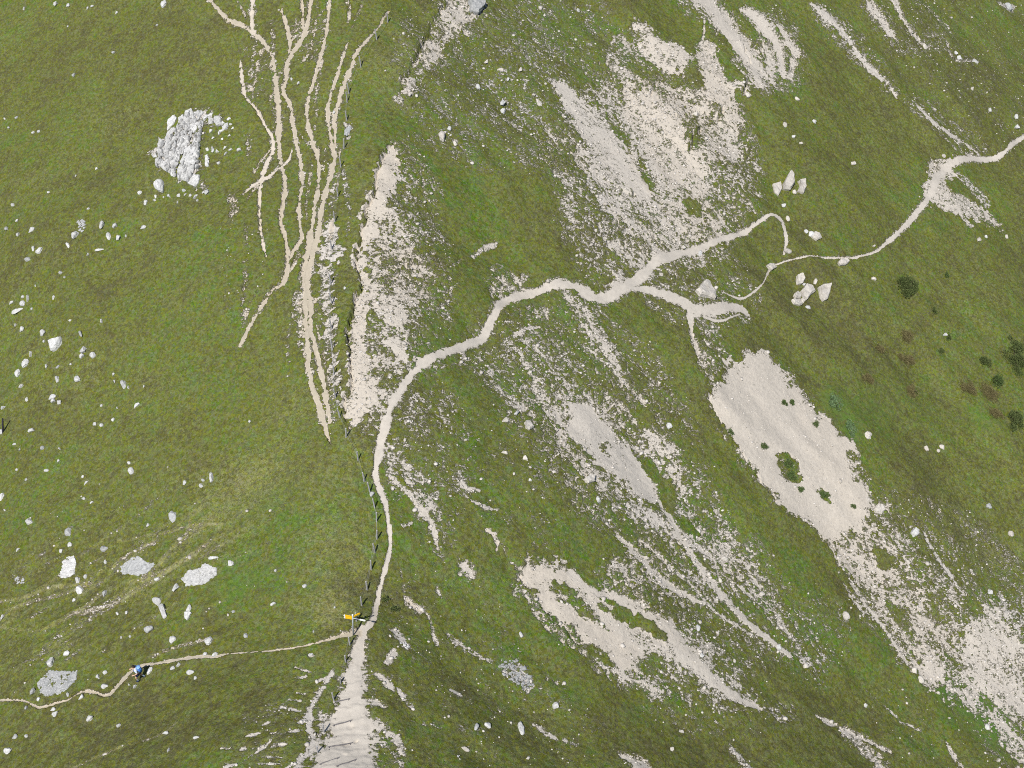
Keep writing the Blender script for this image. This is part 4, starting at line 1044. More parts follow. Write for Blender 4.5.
for i, (L, hg) in enumerate([
    ([(70,490),(130,460),(125,405),(150,385),(165,470),(180,570),(120,525)], .42), ([(150,383),(185,378),(258,368),(240,430),(208,520),(212,585),(182,570),(168,470)], .50),
    ([(250,470),(290,352),(340,330),(410,370),(380,440),(368,488),(300,500)], .60), ([(245,480),(296,508),(352,498),(352,535),(330,590),(300,630),(245,590),(230,545)], .52),
    ([(336,596),(356,560),(385,575),(407,580),(400,630),(365,668),(312,640)], .48),
    ([(10,390),(30,340),(52,330),(50,410),(28,408)], .26), ([(60,330),(70,240),(100,290),(112,330),(108,390),(62,405)], .32), ([(118,330),(140,260),(172,250),(165,320),(150,372),(118,385)], .40),
    ([(176,310),(190,250),(210,245),(215,330),(205,362),(172,370)], .38),
    ([(130,222),(160,182),(200,165),(196,205),(160,240),(118,280)], .30), ([(204,210),(215,160),(240,168),(236,225),(208,236)], .32), ([(226,246),(262,200),(288,210),(282,250),(245,262)], .26),
    ([(220,322),(250,290),(298,245),(320,300),(300,340),(280,352),(235,350)], .48),
    ([(275,130),(290,50),(330,30),(352,60),(330,110),(300,170),(280,175)], .40), ([(360,60),(400,40),(440,60),(412,85),(392,130),(345,118)], .44), ([(338,130),(392,140),(385,180),(362,232),(330,200),(308,175)], .40),
    ([(400,142),(440,150),(430,190),(398,180)], .3), ([(362,262),(410,270),(412,295),(375,320),(350,316)], .3),
    ([(135,130),(160,90),(200,65),(215,100),(190,140),(140,180)], .34), ([(228,100),(272,80),(270,120),(236,125)], .3),
    ([(452,80),(510,68),(500,92),(465,100),(440,132),(428,112)], .3), ([(480,110),(515,105),(515,168),(485,165)], .34), ([(525,105),(575,110),(580,160),(540,185),(525,150)], .38), ([(580,172),(640,150),(630,200),(590,220)], .3),
    ([(442,430),(470,415),(482,445),(455,462)], .22), ([(445,480),(480,470),(480,505),(452,510)], .22)]):
    outline_block(CZ(L), hg*.45, 'rock_slab', M_white, crag, crag_at, None, 3, .085, seed=i)
CRK = [(203, 111), (200, 121), (197, 131), (193, 141), (188, 149), (183, 156), (180, 164), (178, 173)]
crk = lambda x, y: min(math.hypot(x-(a[0]+(b[0]-a[0])*t/4), y-(a[1]+(b[1]-a[1])*t/4)) for a, b in zip(CRK, CRK[1:]) for t in range(5)) > 2.0
local_mesh('rubble', packed([(156,165),(160,146),(172,132),(190,112),(204,114),(202,140),(198,168),(190,184),(176,176)], 3.0, 3.7, .24, 76, (1.5, .7), A_, 2, .6, .9, .75, crk), M_white, crag)
r = random.Random(77)
for poly, step, sz, fl in [([(202,124),(230,118),(240,140),(226,165),(206,168),(203,150)], 5.5, 3.4, .42), ([(150,195),(200,190),(215,200),(170,206)], 6, 2.8, .25)]:
    y = min(p[1] for p in poly)
    while y < max(p[1] for p in poly):
        x = min(p[0] for p in poly)
        while x < max(p[0] for p in poly):
            jx, jy = x+r.uniform(-2.5, 2.5), y+r.uniform(-2.5, 2.5)
            if in_poly(jx, jy, poly) and r.random() < fl: put_stone(jx, jy, sz*r.uniform(.7, 1.4), sz*r.uniform(.7, 1.3), M_white, turn=r.uniform(-.6, .6))
            x += step
        y += step
def slab_pile(name, label, poly, step, size, h, mat, seed, fill=1.0, extra=None, plate=True):
    cx = sum(p[0] for p in poly)/len(poly); cy = sum(p[1] for p in poly)/len(poly)
    it = packed(poly, step, size, h, seed, (1.25, .9), .3, 1, .75, fill, .1)
    if extra: it += extra
    q = gnd(cx, cy)
    root = empty(name, q); tag(root, label, 'rock outcrop')
    V, F = stones_mesh(it)
    mesh_obj('loose_rubble', [v-q for v in V], F, mat, root)
    if plate:
        jr = random.Random(seed); ragged = []
        for k_ in range(len(poly)):
            (xa, ya), (xb, yb) = poly[k_], poly[(k_+1) % len(poly)]
            m_ = max(2, int(math.hypot(xb-xa, yb-ya)/1.8))
            for t_ in range(m_):
                ragged.append((xa+(xb-xa)*t_/m_+jr.uniform(-.9, .9), ya+(yb-ya)*t_/m_+jr.uniform(-.8, .8)))
        outline_block(ragged, h*.65, 'rock_plate', mat, root, q, None, 2, .07, seed=seed)
    return root
slab_pile('broken_slab', 'flat diamond-shaped grey rubble slab above the lower left trail', [(39,690),(38,683),(47,674),(50,671),(62,671),(78,671),(76,680),(68,690),(60,695),(46,697)], 1.9, 2.3, .085, M_grey, 31, .85)
slab_pile('broken_slab', 'flat grey rubble slab with ragged outline amid the faint sheep tracks', [(121,566),(128,561),(136,556),(142,559),(147,562),(156,564),(150,569),(145,574),(132,575),(123,573)], 1.9, 2.3, .085, M_grey, 32, .85)
slab_pile('rock_outcrop', 'pale broken outcrop with stepped ledges right of the ragged rubble slab', [(182,580),(188,572),(198,570),(204,565),(217,569),(216,576),(209,580),(202,585),(188,586)], 2.6, 3.4, .16, M_white, 33, .85)
slab_pile('rock_outcrop', 'narrow upright white outcrop with crumbled top at lower left', [(60,577),(63,562),(68,556),(74,556),(76,563),(73,574),(66,578)], 2.3, 2.9, .15, M_white, 34, .85)
slab_pile('rubble_patch', 'small grey crumbled patch left of the narrow upright outcrop', [(15,580),(18,577),(24,578),(24,583),(19,584)], 2.0, 3.0, .09, M_grey, 35, .8, None, False)
slab_pile('rubble_patch', 'crumbled grey rock patch among the scattered stones on the upper left', [(78,222),(83,220),(87,226),(86,232),(80,232)], 2.4, 3.2, .12, M_grey, 36, .8, None, False)
slab_pile('rock_outcrop', 'lichen grey outcrop with two white chunks in the lower middle slope', [(499,664),(506,660),(514,656),(520,662),(526,672),(534,684),(524,688),(514,680),(503,674)], 2.6, 3.6, .10, M_grey, 37, .7,
          packed([(515,658),(522,662),(528,674),(538,684),(534,689),(524,680),(516,668)], 4.0, 5.0, .2, 38, (1.2, .9), .3, 1, .4, .45, .2), False)
slab_pile('rubble_patch', 'heap of pale stones at the right foot of the crest path bend', [(400,646),(404,640),(410,645),(408,652)], 3, 3.4, .12, M_white, 39, .8, None, False)

# ------------------------------------------------------------------ shrubs
def leaf_material(name, a, b):
    g = NT(name)
    oi = g.n('ShaderNodeNewGeometry')
    r_ = oi.outputs['Random Per Island']
    c = g.mix(r_, a, b)
    bs = g.bsdf(c, .7, None, .2)
    return g.m
M_jun = leaf_material('juniper_leaves', (.050, .072, .024), (.125, .155, .050))
M_mid = leaf_material('shrub_leaves', (.05, .085, .025), (.10, .14, .045))
M_brn = leaf_material('dry_shrub_leaves', (.115, .105, .042), (.185, .160, .072))
M_blg = leaf_material('pale_herb_leaves', (.085, .145, .060), (.17, .24, .12))
M_stem = plain('shrub_stem', (.10, .075, .05), .9, .1, .3, 20)
def shrub(name, label, px, py, w, h, hgt, mat, n, seed, gap=.0, leaf=.075, cat='bush', group=None, lobe=(.17, .34)):
    r = random.Random(seed)
    q = gnd(px, py); s = mpp(px, py)
    rx = w*s/2; ry = h*s/0.86/2
    root = empty(name, q); tag(root, label, cat, group)
    nrm = gnormal(q.x, q.y)
    base = Vector((0, 0, 1)).rotation_difference(nrm).to_matrix()
    bm = bmesh.new(); st = bmesh.new()
    lobes = []
    nl = max(5, int(8+rx*10))
    for i in range(nl):
        a = r.uniform(0, 6.28); d = math.sqrt(r.random())*.98*(.72+.42*mnoise.noise(Vector((math.cos(a)*1.3, math.sin(a)*1.3, seed*2.7))))
        cx, cy = rx*d*math.cos(a), ry*d*math.sin(a)
        lobes.append((cx, cy, r.uniform(.55, 1.1)*hgt*(1-.45*d), r.uniform(*lobe)*min(rx, ry)+.05, r.uniform(-.4, .4)))
    for cx, cy, ch, cr, an in lobes:
        tube(st, [(cx*.25, cy*.25, -.05), (cx*.7, cy*.7, ch*.45), (cx, cy, ch*.85)], [.03, .02, .008], 5)
        for _ in range(n//nl):
            v = Vector((r.gauss(0, 1), r.gauss(0, 1), r.gauss(0, 1))).normalized()*(r.random()**.4)
            p = Vector((cx+v.x*cr, cy+v.y*cr, max(.01, ch*.62+v.z*ch*.5)))
            dv = (v+Vector((r.uniform(-.6, .6), r.uniform(-.6, .6), r.uniform(.1, 1.0)))).normalized()
            sd_v = dv.orthogonal().normalized()
            sd_v.rotate(Matrix.Rotation(r.uniform(0, 6.28), 3, dv))
            L = leaf*r.uniform(.7, 1.5); Wd = leaf*r.uniform(.30, .55)
            a0 = bm.verts.new(base @ p); a1 = bm.verts.new(base @ (p+dv*L*.5+sd_v*Wd)); a2 = bm.verts.new(base @ (p+dv*L)); a3 = bm.verts.new(base @ (p+dv*L*.5-sd_v*Wd))
            bm.faces.new((a0, a1, a2, a3))
    bm_obj('foliage', bm, mat, root)
    so_ = bm_obj('stem', st, M_stem, root)
    return root
shrub('juniper_bush', 'dark green rounded juniper bush alone on the right grass slope', 905, 285, 29, 24, 1.15, M_jun, 5200, 1)
shrub('juniper_bush', 'widest dark shrub thicket cut by the right edge', 1014, 358, 34, 38, 1.1, M_jun, 6500, 2)
shrub('juniper_bush', 'dark bushy juniper below the tan shrubs at the right edge', 1012, 421, 22, 22, .9, M_jun, 3200, 3)
shrub('juniper_bush', 'small dark green bush left of the wide thicket', 984, 363, 15, 12, .7, M_jun, 1500, 4)
shrub('juniper_bush', 'dark bush touching the top of the tan shrub mound', 996, 382, 18, 14, .7, M_mid, 1700, 5)
shrub('juniper_bush', 'little dark bush with a pale stone below the round juniper', 934, 310, 8, 7, .3, M_jun, 500, 6)
shrub('juniper_bush', 'upper one of a pair of tiny dark bushes on the right slope', 948, 339, 7, 7, .3, M_jun, 420, 7)
shrub('juniper_bush', 'lower one of a pair of tiny dark bushes on the right slope', 941, 351, 9, 6, .3, M_jun, 420, 8)
shrub('low_shrub', 'tiny dark shrub highest above the thicket on the right', 1010, 338, 6, 6, .25, M_jun, 300, 9)
shrub('low_shrub', 'faint green dot of a shrub above the right pair', 947, 273, 7, 5, .22, M_mid, 300, 10)
shrub('low_shrub', 'small dark blue green shrub beside the crest path, upper one', 385, 599, 6, 8, .3, M_jun, 320, 11)
shrub('low_shrub', 'small dark blue green shrub beside the crest path, lower one', 394, 609, 8, 6, .3, M_jun, 320, 12)
for i, (px, py, w, h, lb) in enumerate([(907,357,24,13,'broad tan dry shrub under the round juniper, lower of two'), (906,336,16,12,'faded tan shrub between the round juniper and the broad one'),
        (911,391,18,12,'yellowish tan low shrub standing alone below the broad dry one'), (966,389,22,14,'tan dry shrub mound left of the brown one at right'),
        (989,394,26,20,'brown twiggy shrub mound under the dark bush at right'), (995,415,18,10,'pinkish tan flat shrub left of the lowest dark juniper'),
        (880,348,13,9,'grey brown sparse shrub left of the broad dry one'), (868,380,18,9,'dull olive brown shrub patch beyond the pale scree slip')]):
    shrub('dry_shrub', lb, px, py, w, h, .32, M_brn, int(170*w), 40+i, leaf=.055, lobe=(.3, .5), group='dry brown shrubs on the right slope')
for i, (px, py, w, h, lb) in enumerate([(835,405,22,22,'pale grey green herb clump at the upper right scree border'), (851,430,15,20,'pale grey green herb clump touching the scree just below another')]):
    shrub('herb_clump', lb, px, py, w, h, .22, M_blg, 1500, 60+i, leaf=.07, cat='plant')
# turf tussocks standing in the pale scree slip
for i, (px, py, w, h, lb) in enumerate([(784,403,10,7,'left one of two dark turf tufts near the head of the scree slip'), (792,402,7,7,'right one of two dark turf tufts near the head of the scree slip'),
        (815,424,8,8,'round dark tuft near the right border of the scree slip'), (764,446,9,8,'dark tuft left of the biggest turf island in the scree slip'),
        (788,461,13,13,'ragged upper half of the biggest turf island in the scree slip'), (792,474,14,13,'ragged lower half of the biggest turf island in the scree slip'),
        (801,488,9,8,'small tuft trailing below the biggest turf island'), (825,494,14,9,'dark flat tuft in the lower middle of the scree slip'),
        (730,433,7,10,'dark tuft on the lower left border of the scree slip'), (853,507,6,5,'tiny olive tuft low in the scree slip')]):
    shrub('turf_tuft', lb, px, py, w, h, .16, M_mid, int(55*w), 80+i, leaf=.07, cat='plant', group='turf tufts in the pale scree slip')

# ------------------------------------------------------------------ fence on the crest
def up(px, py, hgt):
    q = gnd(px, py); return q, q+Vector((0, 0, hgt))
FENCE = [(388,24),(377,41),(361,67),(349,92),(347,101),(347,121),(344,150),(341,168),(338,196),(335,222),(332,250),(331,285),(332,305),(332,330),(333,352),(334,376),(336,398),(340,418),(346,438),(357.5,458),(364,479),(369.5,489),(374.5,506),(376,519),(376.5,537),(375,551),(371,568),(367,588),(362,607),(357,625)]
froot = empty('wire_fence', gnd(360, 470))
tag(froot, 'grey post and wire fence running along the grassy crest', 'fence')
r = random.Random(9)
tops = []
for i, (px, py) in enumerate(FENCE):
    a, b = up(px, py, r.uniform(.88, 1.05))
    b = b+Vector((r.uniform(-.09, .09), r.uniform(-.07, .07), 0))
    bm = bmesh.new(); tube(bm, [a-Vector((0, 0, .25))-froot.location, a.lerp(b, .5)-froot.location+Vector((.008, 0, 0)), b-froot.location], [.055, .052, .047], 7)
    bm_obj('post', bm, M_wood, froot); tops.append((a, b))
for fr in (.45, .88):
    bm = bmesh.new()
    for i in range(len(tops)-1):
        p0 = tops[i][0].lerp(tops[i][1], fr)-froot.location; p1 = tops[i+1][0].lerp(tops[i+1][1], fr)-froot.location
        tube(bm, [p0, p0.lerp(p1, .5)-Vector((0, 0, .04)), p1], .006, 4)
    bm_obj('wire', bm, M_wire, froot)
f2 = empty('wire_fence', gnd(338, 690))
tag(f2, 'short run of grey posts along the left of the worn steps', 'fence')
tops = []
for i, (px, py) in enumerate([(350.5,649),(346,664),(340.5,683),(334,700),(323.5,730),(317,751)]):
    a, b = up(px, py, r.uniform(.7, .95)); b = b+Vector((r.uniform(-.06, .1), r.uniform(-.05, .05), 0))
    bm = bmesh.new(); tube(bm, [a-Vector((0, 0, .25))-f2.location, b-f2.location], [.052, .045], 7)
    bm_obj('post', bm, M_wood, f2); tops.append((a, b))
bm = bmesh.new()
for i in range(len(tops)-1):
    p0 = tops[i][0].lerp(tops[i][1], .85)-f2.location; p1 = tops[i+1][0].lerp(tops[i+1][1], .85)-f2.location
    tube(bm, [p0, p0.lerp(p1, .5)-Vector((0, 0, .05)), p1], .006, 4)
bm_obj('wire', bm, M_wire, f2)

# ------------------------------------------------------------------ signpost at the col
b0 = gnd(353.3, 637)
sg = empty('signpost', b0)
tag(sg, 'hiking signpost with yellow pointer boards on a grey pole at the path junction', 'signpost')
lean = Vector((.17, -.05, 2.35))
bm = bmesh.new(); tube(bm, [(0, 0, -.3), lean*.5, lean], [.045, .04, .04], 10)
pole = bm_obj('pole', bm, M_steel, sg, True)
bm = bmesh.new(); bmesh.ops.create_uvsphere(bm, u_segments=10, v_segments=6, radius=.062, matrix=Matrix.Translation(lean+Vector((0, 0, .04))))
bm_obj('pole_cap', bm, M_wsign, sg, True)
def board(z, yaw, L, hh, mat, tipmat, tilt=0, off=.05):
    M = Matrix.Translation(lean*(z/2.35)) @ Matrix.Rotation(yaw, 4, 'Z') @ Matrix.Rotation(tilt, 4, 'Y')
    bm = bmesh.new(); prism(bm, [(off, -hh/2), (L*.84, -hh/2), (L*.84, hh/2), (off, hh/2)], .03, M)
    o = bm_obj('pointer_board', bm, mat, sg)
    bm = bmesh.new(); prism(bm, [(L*.842, -hh/2), (L, 0.0), (L*.842, hh/2)] if False else [(L*.842, -hh/2), (L*.93, -hh/2), (L*1.02, 0), (L*.93, hh/2), (L*.842, hh/2)], .032, M)
    bm_obj('arrow_tip', bm, tipmat, o)
board(2.16, R(170), .58, .17, M_yellow, M_wsign, R(-4))
board(1.96, R(172), .56, .17, M_yellow, M_wsign, R(-4))
board(2.20, R(30), .52, .15, M_yellow, M_yellow)
board(2.02, R(-8), .82, .15, M_wsign, M_wsign, R(8), .45)
bm = bmesh.new(); tube(bm, [lean*(2.02/2.35), lean*(2.02/2.35)+Vector((.5, -.06, -.05))], .018, 6)
bm_obj('bracket', bm, M_steel, sg)

# leaning stake at the left edge
q = gnd(2.2, 430)
stake = empty('wooden_stake', q)
tag(stake, 'dark leaning wooden stake at the far left edge of the pasture', 'stake')
s_ = mpp(2, 430)
bm = bmesh.new(); tube(bm, [Vector((-.05, -.05, -.2)), Vector((.16, .0, .62)), Vector((.34, .12, 1.45))], [.075, .07, .055], 8)
bm_obj('shaft', bm, M_darkwood, stake)
put_stone(.5, 431, 4, 6, M_white, label='white stone wedged against the foot of the leaning stake')

# log risers across the worn stairway
LS = [((319, 763), (339, 755.5), 'left one of the two lowest slanting log risers across the worn path'), ((336, 765), (356, 757), 'right one of the two lowest slanting log risers across the worn path'),
      ((327, 745), (352, 740), 'long log riser set just above the two slanting ones'), ((332, 723), (352, 719), 'log riser half buried in the middle of the worn path'), ((334, 701), (350, 699), 'topmost log riser, short, in the narrow part of the worn path')]
for pa, pb, lb in LS:
    a = gnd(*pa); b = gnd(*pb)
    o = empty('log_step', a); tag(o, lb, 'step', 'log steps across the worn path')
    d = b-a
    bm = bmesh.new()
    tube(bm, [Vector((0, 0, .01))+d*t+Vector((0, .02*math.sin(9*t), 0)) for t in (0, .3, .6, 1)], [.04, .046, .042, .036], 8)
    bm_obj('log', bm, M_logwood, o)
    bm = bmesh.new()
    for t in (.08, .92):
        tube(bm, [d*t+Vector((0, -.085, -.2)), d*t+Vector((0, -.085, .12))], .025, 6)
    bm_obj('peg', bm, M_logwood, o)

#PER_BEGIN
# ------------------------------------------------------------------ the hiker, walking up the trail towards the left
M_skin = plain('skin', (.52, .33, .24), .6, .3, .05, 12)
M_hair = plain('dark_hair', (.02, .016, .014), .7, .3, .2, 40)
M_shirt = plain('pale_shirt', (.62, .68, .78), .85, .1, .06, 14)
M_pack = plain('blue_pack', (.05, .16, .50), .6, .25, .12, 10)
M_packtop = plain('light_blue_pack_fabric', (.22, .40, .72), .6, .25, .1, 10)
M_short = plain('navy_shorts', (.018, .022, .05), .85, .1, .15, 14)
M_sock = plain('grey_blue_socks', (.24, .32, .40), .85, .1, .1, 14)
M_boot = plain('dark_boots', (.02, .025, .06), .7, .2, .2, 14)
HP = at1(141, 678.5)
HP = Vector((HP.x, HP.y, ground_z(HP.x, HP.y)))
hk = empty('person', HP, R(192))              # local +x is where the hiker faces
tag(hk, 'hiker in a pale shirt with a blue backpack on the lower left trail', 'person')
def skinned(name, pts, edges, rad, mat, parent, sub=2):
    m = bpy.data.meshes.new(name); m.from_pydata(pts, edges, []); m.update()
    o = bpy.data.objects.new(name, m); COL.objects.link(o); o.parent = parent
    sk = o.modifiers.new('skin', 'SKIN')
    for v, r_ in zip(m.skin_vertices[0].data, rad):
        v.radius = r_ if isinstance(r_, tuple) else (r_, r_)
    m.skin_vertices[0].data[0].use_root = True
    sk.use_smooth_shade = True
    ss = o.modifiers.new('subsurf', 'SUBSURF'); ss.levels = sub; ss.render_levels = sub
    m.materials.append(mat)
    return o
J = dict(pel=(0, 0, .93), spine=(.05, 0, 1.12), chest=(.12, 0, 1.34), neck=(.17, 0, 1.50), nk2=(.20, 0, 1.56), head=(.225, 0, 1.64), crown=(.235, 0, 1.72),
         hl=(.01, .10, .90), kl=(.27, .12, .52), al=(.16, .12, .11), tl=(.34, .12, .05),
         hr=(-.01, -.10, .90), kr=(-.02, -.11, .50), ar=(-.28, -.11, .16), tr=(-.14, -.12, .05),
         sl=(.12, .19, 1.42), el=(.06, .27, 1.16), wl=(.27, .25, 1.02), pl=(.34, .235, 1.0),
         sr=(.12, -.19, 1.42), er=(.20, -.28, 1.16), wr=(.40, -.25, 1.10), pr=(.47, -.235, 1.10))
names = list(J); ix = {n_: i for i, n_ in enumerate(names)}
rad = dict(pel=(.15, .11), spine=(.135, .10), chest=(.165, .115), neck=.06, nk2=.055, head=(.078, .095), crown=(.06, .07), hl=.095, kl=.062, al=.04, tl=.035, hr=.095, kr=.062, ar=.04, tr=.035,
           sl=.062, el=.042, wl=.03, pl=.036, sr=.062, er=.042, wr=.03, pr=.036)
ed = [('pel', 'spine'), ('spine', 'chest'), ('chest', 'neck'), ('neck', 'nk2'), ('nk2', 'head'), ('head', 'crown'), ('pel', 'hl'), ('hl', 'kl'), ('kl', 'al'), ('al', 'tl'), ('pel', 'hr'), ('hr', 'kr'), ('kr', 'ar'), ('ar', 'tr'),
      ('chest', 'sl'), ('sl', 'el'), ('el', 'wl'), ('wl', 'pl'), ('chest', 'sr'), ('sr', 'er'), ('er', 'wr'), ('wr', 'pr')]
pts = [J[n_] for n_ in names]; edges = [(ix[a], ix[b]) for a, b in ed]; rads = [rad[n_] for n_ in names]
# five fingers on each hand, rooted inside the palm
for hnd, side in (('pl', 1), ('pr', -1)):
    p = J[hnd]
    for k_, (dy, L) in enumerate([(-.030, .075), (-.010, .085), (.010, .080), (.030, .062)]):
        a = len(pts); pts.append((p[0]+.045, p[1]+dy, p[2]-.005)); pts.append((p[0]+.045+L*.55, p[1]+dy*1.15, p[2]-.022)); pts.append((p[0]+.045+L*.75, p[1]+dy*1.15, p[2]-.055))
        edges += [(ix[hnd], a), (a, a+1), (a+1, a+2)]; rads += [.0105, .0095, .0085]
    a = len(pts); pts.append((p[0]+.015, p[1]-side*.045, p[2])); pts.append((p[0]+.06, p[1]-side*.06, p[2]-.02))
    edges += [(ix[hnd], a), (a, a+1)]; rads += [.012, .010]
body = skinned('body', pts, edges, rads, M_skin, hk)
# face: nose, ears, eyes, mouth grown onto the head
bm = bmesh.new()
for (x, y, z, rx, ry, rz) in [(.318, 0, 1.632, .022, .013, .02)]:
    bmesh.ops.create_uvsphere(bm, u_segments=8, v_segments=6, radius=1, matrix=Matrix.Translation((x, y, z)) @ Matrix.Diagonal((rx, ry, rz, 1)))
for y in (-.083, .083):
    bmesh.ops.create_uvsphere(bm, u_segments=8, v_segments=6, radius=1, matrix=Matrix.Translation((.215, y, 1.635)) @ Matrix.Diagonal((.02, .012, .032, 1)))
bm_obj('nose_and_ears', bm, M_skin, hk, True)
bm = bmesh.new()
for y in (-.032, .032):
    bmesh.ops.create_uvsphere(bm, u_segments=8, v_segments=6, radius=.012, matrix=Matrix.Translation((.305, y, 1.655)))
bmesh.ops.create_uvsphere(bm, u_segments=8, v_segments=6, radius=1, matrix=Matrix.Translation((.300, 0, 1.590)) @ Matrix.Diagonal((.010, .025, .006, 1)))
bm_obj('eyes_and_mouth', bm, M_hair, hk, True)
bm = bmesh.new()
bmesh.ops.create_uvsphere(bm, u_segments=16, v_segments=12, radius=1, matrix=Matrix.Translation((.205, 0, 1.70)) @ Matrix.Rotation(R(-20), 4, 'Y') @ Matrix.Diagonal((.108, .094, .085, 1)))
bmesh.ops.create_uvsphere(bm, u_segments=12, v_segments=8, radius=1, matrix=Matrix.Translation((.150, 0, 1.645)) @ Matrix.Diagonal((.062, .078, .085, 1)))
for v in bm.verts: v.co += v.normal*0 + Vector((mnoise.noise(v.co*40), mnoise.noise(v.co*41+Vector((3, 0, 0))), mnoise.noise(v.co*39+Vector((0, 5, 0)))))*.008
bm_obj('hair', bm, M_hair, hk, True)
def sub_skin(name, js, eds, rd, mat):
    skinned(name, [js[a] for a in rd], [(list(rd).index(a), list(rd).index(b)) for a, b in eds], list(rd.values()), mat, hk)
mid = lambda a, b, t: tuple(J[a][i]*(1-t)+J[b][i]*t for i in range(3))
JS = dict(J); JS['elm'] = mid('sl', 'el', .85); JS['erm'] = mid('sr', 'er', .85); JS['hem'] = (-.0, 0, .90); JS['col'] = mid('neck', 'nk2', .1)
sub_skin('shirt', JS, [('hem', 'spine'), ('spine', 'chest'), ('chest', 'col'), ('chest', 'sl'), ('sl', 'elm'), ('chest', 'sr'), ('sr', 'erm')],
         dict(hem=(.172, .135), spine=(.155, .122), chest=(.185, .135), col=.072, sl=.080, elm=.060, sr=.080, erm=.060), M_shirt)
JS['klm'] = mid('hl', 'kl', .80); JS['krm'] = mid('hr', 'kr', .80); JS['wst'] = (0, 0, 1.0)
sub_skin('shorts', JS, [('wst', 'pel'), ('pel', 'hl'), ('hl', 'klm'), ('pel', 'hr'), ('hr', 'krm')], dict(wst=(.158, .122), pel=(.168, .13), hl=.118, klm=.092, hr=.118, krm=.092), M_short)
for s_, a, b, c in (('l', 'kl', 'al', 'tl'), ('r', 'kr', 'ar', 'tr')):
    JS['c1'] = mid(a, b, .30); JS['c2'] = mid(a, b, .93); 
    sub_skin('sock', JS, [('c1', 'c2')], dict(c1=.060, c2=.048), M_sock)
    JS['b0'] = mid(a, b, .88); JS['b1'] = J[b]; JS['b2'] = J[c]
    sub_skin('boot', JS, [('b0', 'b1'), ('b1', 'b2')], dict(b0=.062, b1=.064, b2=.052), M_boot)
bm = bmesh.new()
bmesh.ops.create_cube(bm, size=1, matrix=Matrix.Translation((-.115, 0, 1.24)) @ Matrix.Rotation(R(14), 4, 'Y') @ Matrix.Diagonal((.24, .33, .52, 1)))
bmesh.ops.bevel(bm, geom=bm.edges[:], offset=.07, segments=3, affect='EDGES')
pk = bm_obj('backpack', bm, M_pack, hk, True)
bm = bmesh.new()
bmesh.ops.create_cube(bm, size=1, matrix=Matrix.Translation((-.075, 0, 1.51)) @ Matrix.Rotation(R(14), 4, 'Y') @ Matrix.Diagonal((.25, .31, .11, 1)))
bmesh.ops.bevel(bm, geom=bm.edges[:], offset=.04, segments=3, affect='EDGES')
bm_obj('lid', bm, M_packtop, pk, True)
for y in (-.11, .11):
    bm = bmesh.new(); tube(bm, [(-.03, y, 1.50), (.10, y*1.08, 1.535), (.235, y*1.0, 1.42), (.21, y*1.1, 1.22), (.03, y*1.5, 1.10)], .02, 6)
    bm_obj('strap', bm, M_pack, pk, True)
#PER_END

# ------------------------------------------------------------------ labels of the stones: where each lies from something one can find
LAND = [('cracked crag', 190, 147), ('wedge-shaped boulder', 57, 346), ('ragged rubble slab', 137, 566), ('diamond rubble slab', 58, 684), ('hiker', 141, 672), ('signpost', 353, 630),
        ('narrow upright outcrop', 68, 567), ('leaning stake', 3, 424), ('long low boulder', 18, 311), ('cattle tracks', 310, 200), ('round juniper', 905, 285), ('upper path bend', 775, 217),
        ('pale scree slip', 790, 440), ('grey rim block', 475, 9), ('lichen grey outcrop', 516, 672), ('central grey scree', 612, 455), ('right edge path', 1000, 156), ('main path curve', 500, 305),
        ('upper tan scree', 690, 120), ('tan scree patch', 590, 615), ('bottom right scree', 990, 660), ('pale broken outcrop', 199, 576)]
cells = {}
for t in THINGS:
    px, py, w, h, o, word, done = t
    if done: continue
    best = min(range(len(LAND)), key=lambda i: (LAND[i][1]-px)**2+(LAND[i][2]-py)**2)
    nm, lx, ly = LAND[best]
    dx, dy = px-lx, py-ly
    a = math.degrees(math.atan2(-dy, dx)) % 360
    dirn = ['right of', 'above right of', 'above', 'above left of', 'left of', 'below left of', 'below', 'below right of'][int((a+22.5)//45) % 8]
    cells.setdefault((nm, dirn), []).append((math.hypot(dx, dy), t))
ORD = ['nearest', 'second nearest', 'third nearest', 'fourth nearest', 'fifth nearest', 'sixth nearest', 'seventh nearest', 'eighth nearest', 'ninth nearest', 'tenth nearest', 'eleventh nearest', 'twelfth nearest', 'thirteenth nearest', 'fourteenth nearest', 'fifteenth nearest', 'sixteenth nearest', 'seventeenth nearest', 'eighteenth nearest', 'nineteenth nearest', 'twentieth nearest']
for (nm, dirn), L in cells.items():
    L.sort(key=lambda q: q[0])
    for i, (d, t) in enumerate(L):
        px, py, w, h, o, word, _ = t
        size = 'tiny' if max(w, h) < 3.6 else 'small' if max(w, h) < 6 else 'middling' if max(w, h) < 9 else 'big'
        shp = 'long' if w > 1.7*h else 'upright' if h > 1.35*w else 'rounded' if i % 2 else 'angular'
        shp = shp if shp in ('long', 'upright') else 'squat'
        o['label'] = f"{size} {shp} {word} {'boulder' if o.name.startswith('boulder') else 'stone'} {dirn} the {nm}" + (f", {ORD[min(i, 19)]}" if len(L) > 1 else '')
        o['group'] = 'stones scattered on the left pasture' if px < 400 else 'stones scattered on the right slope'

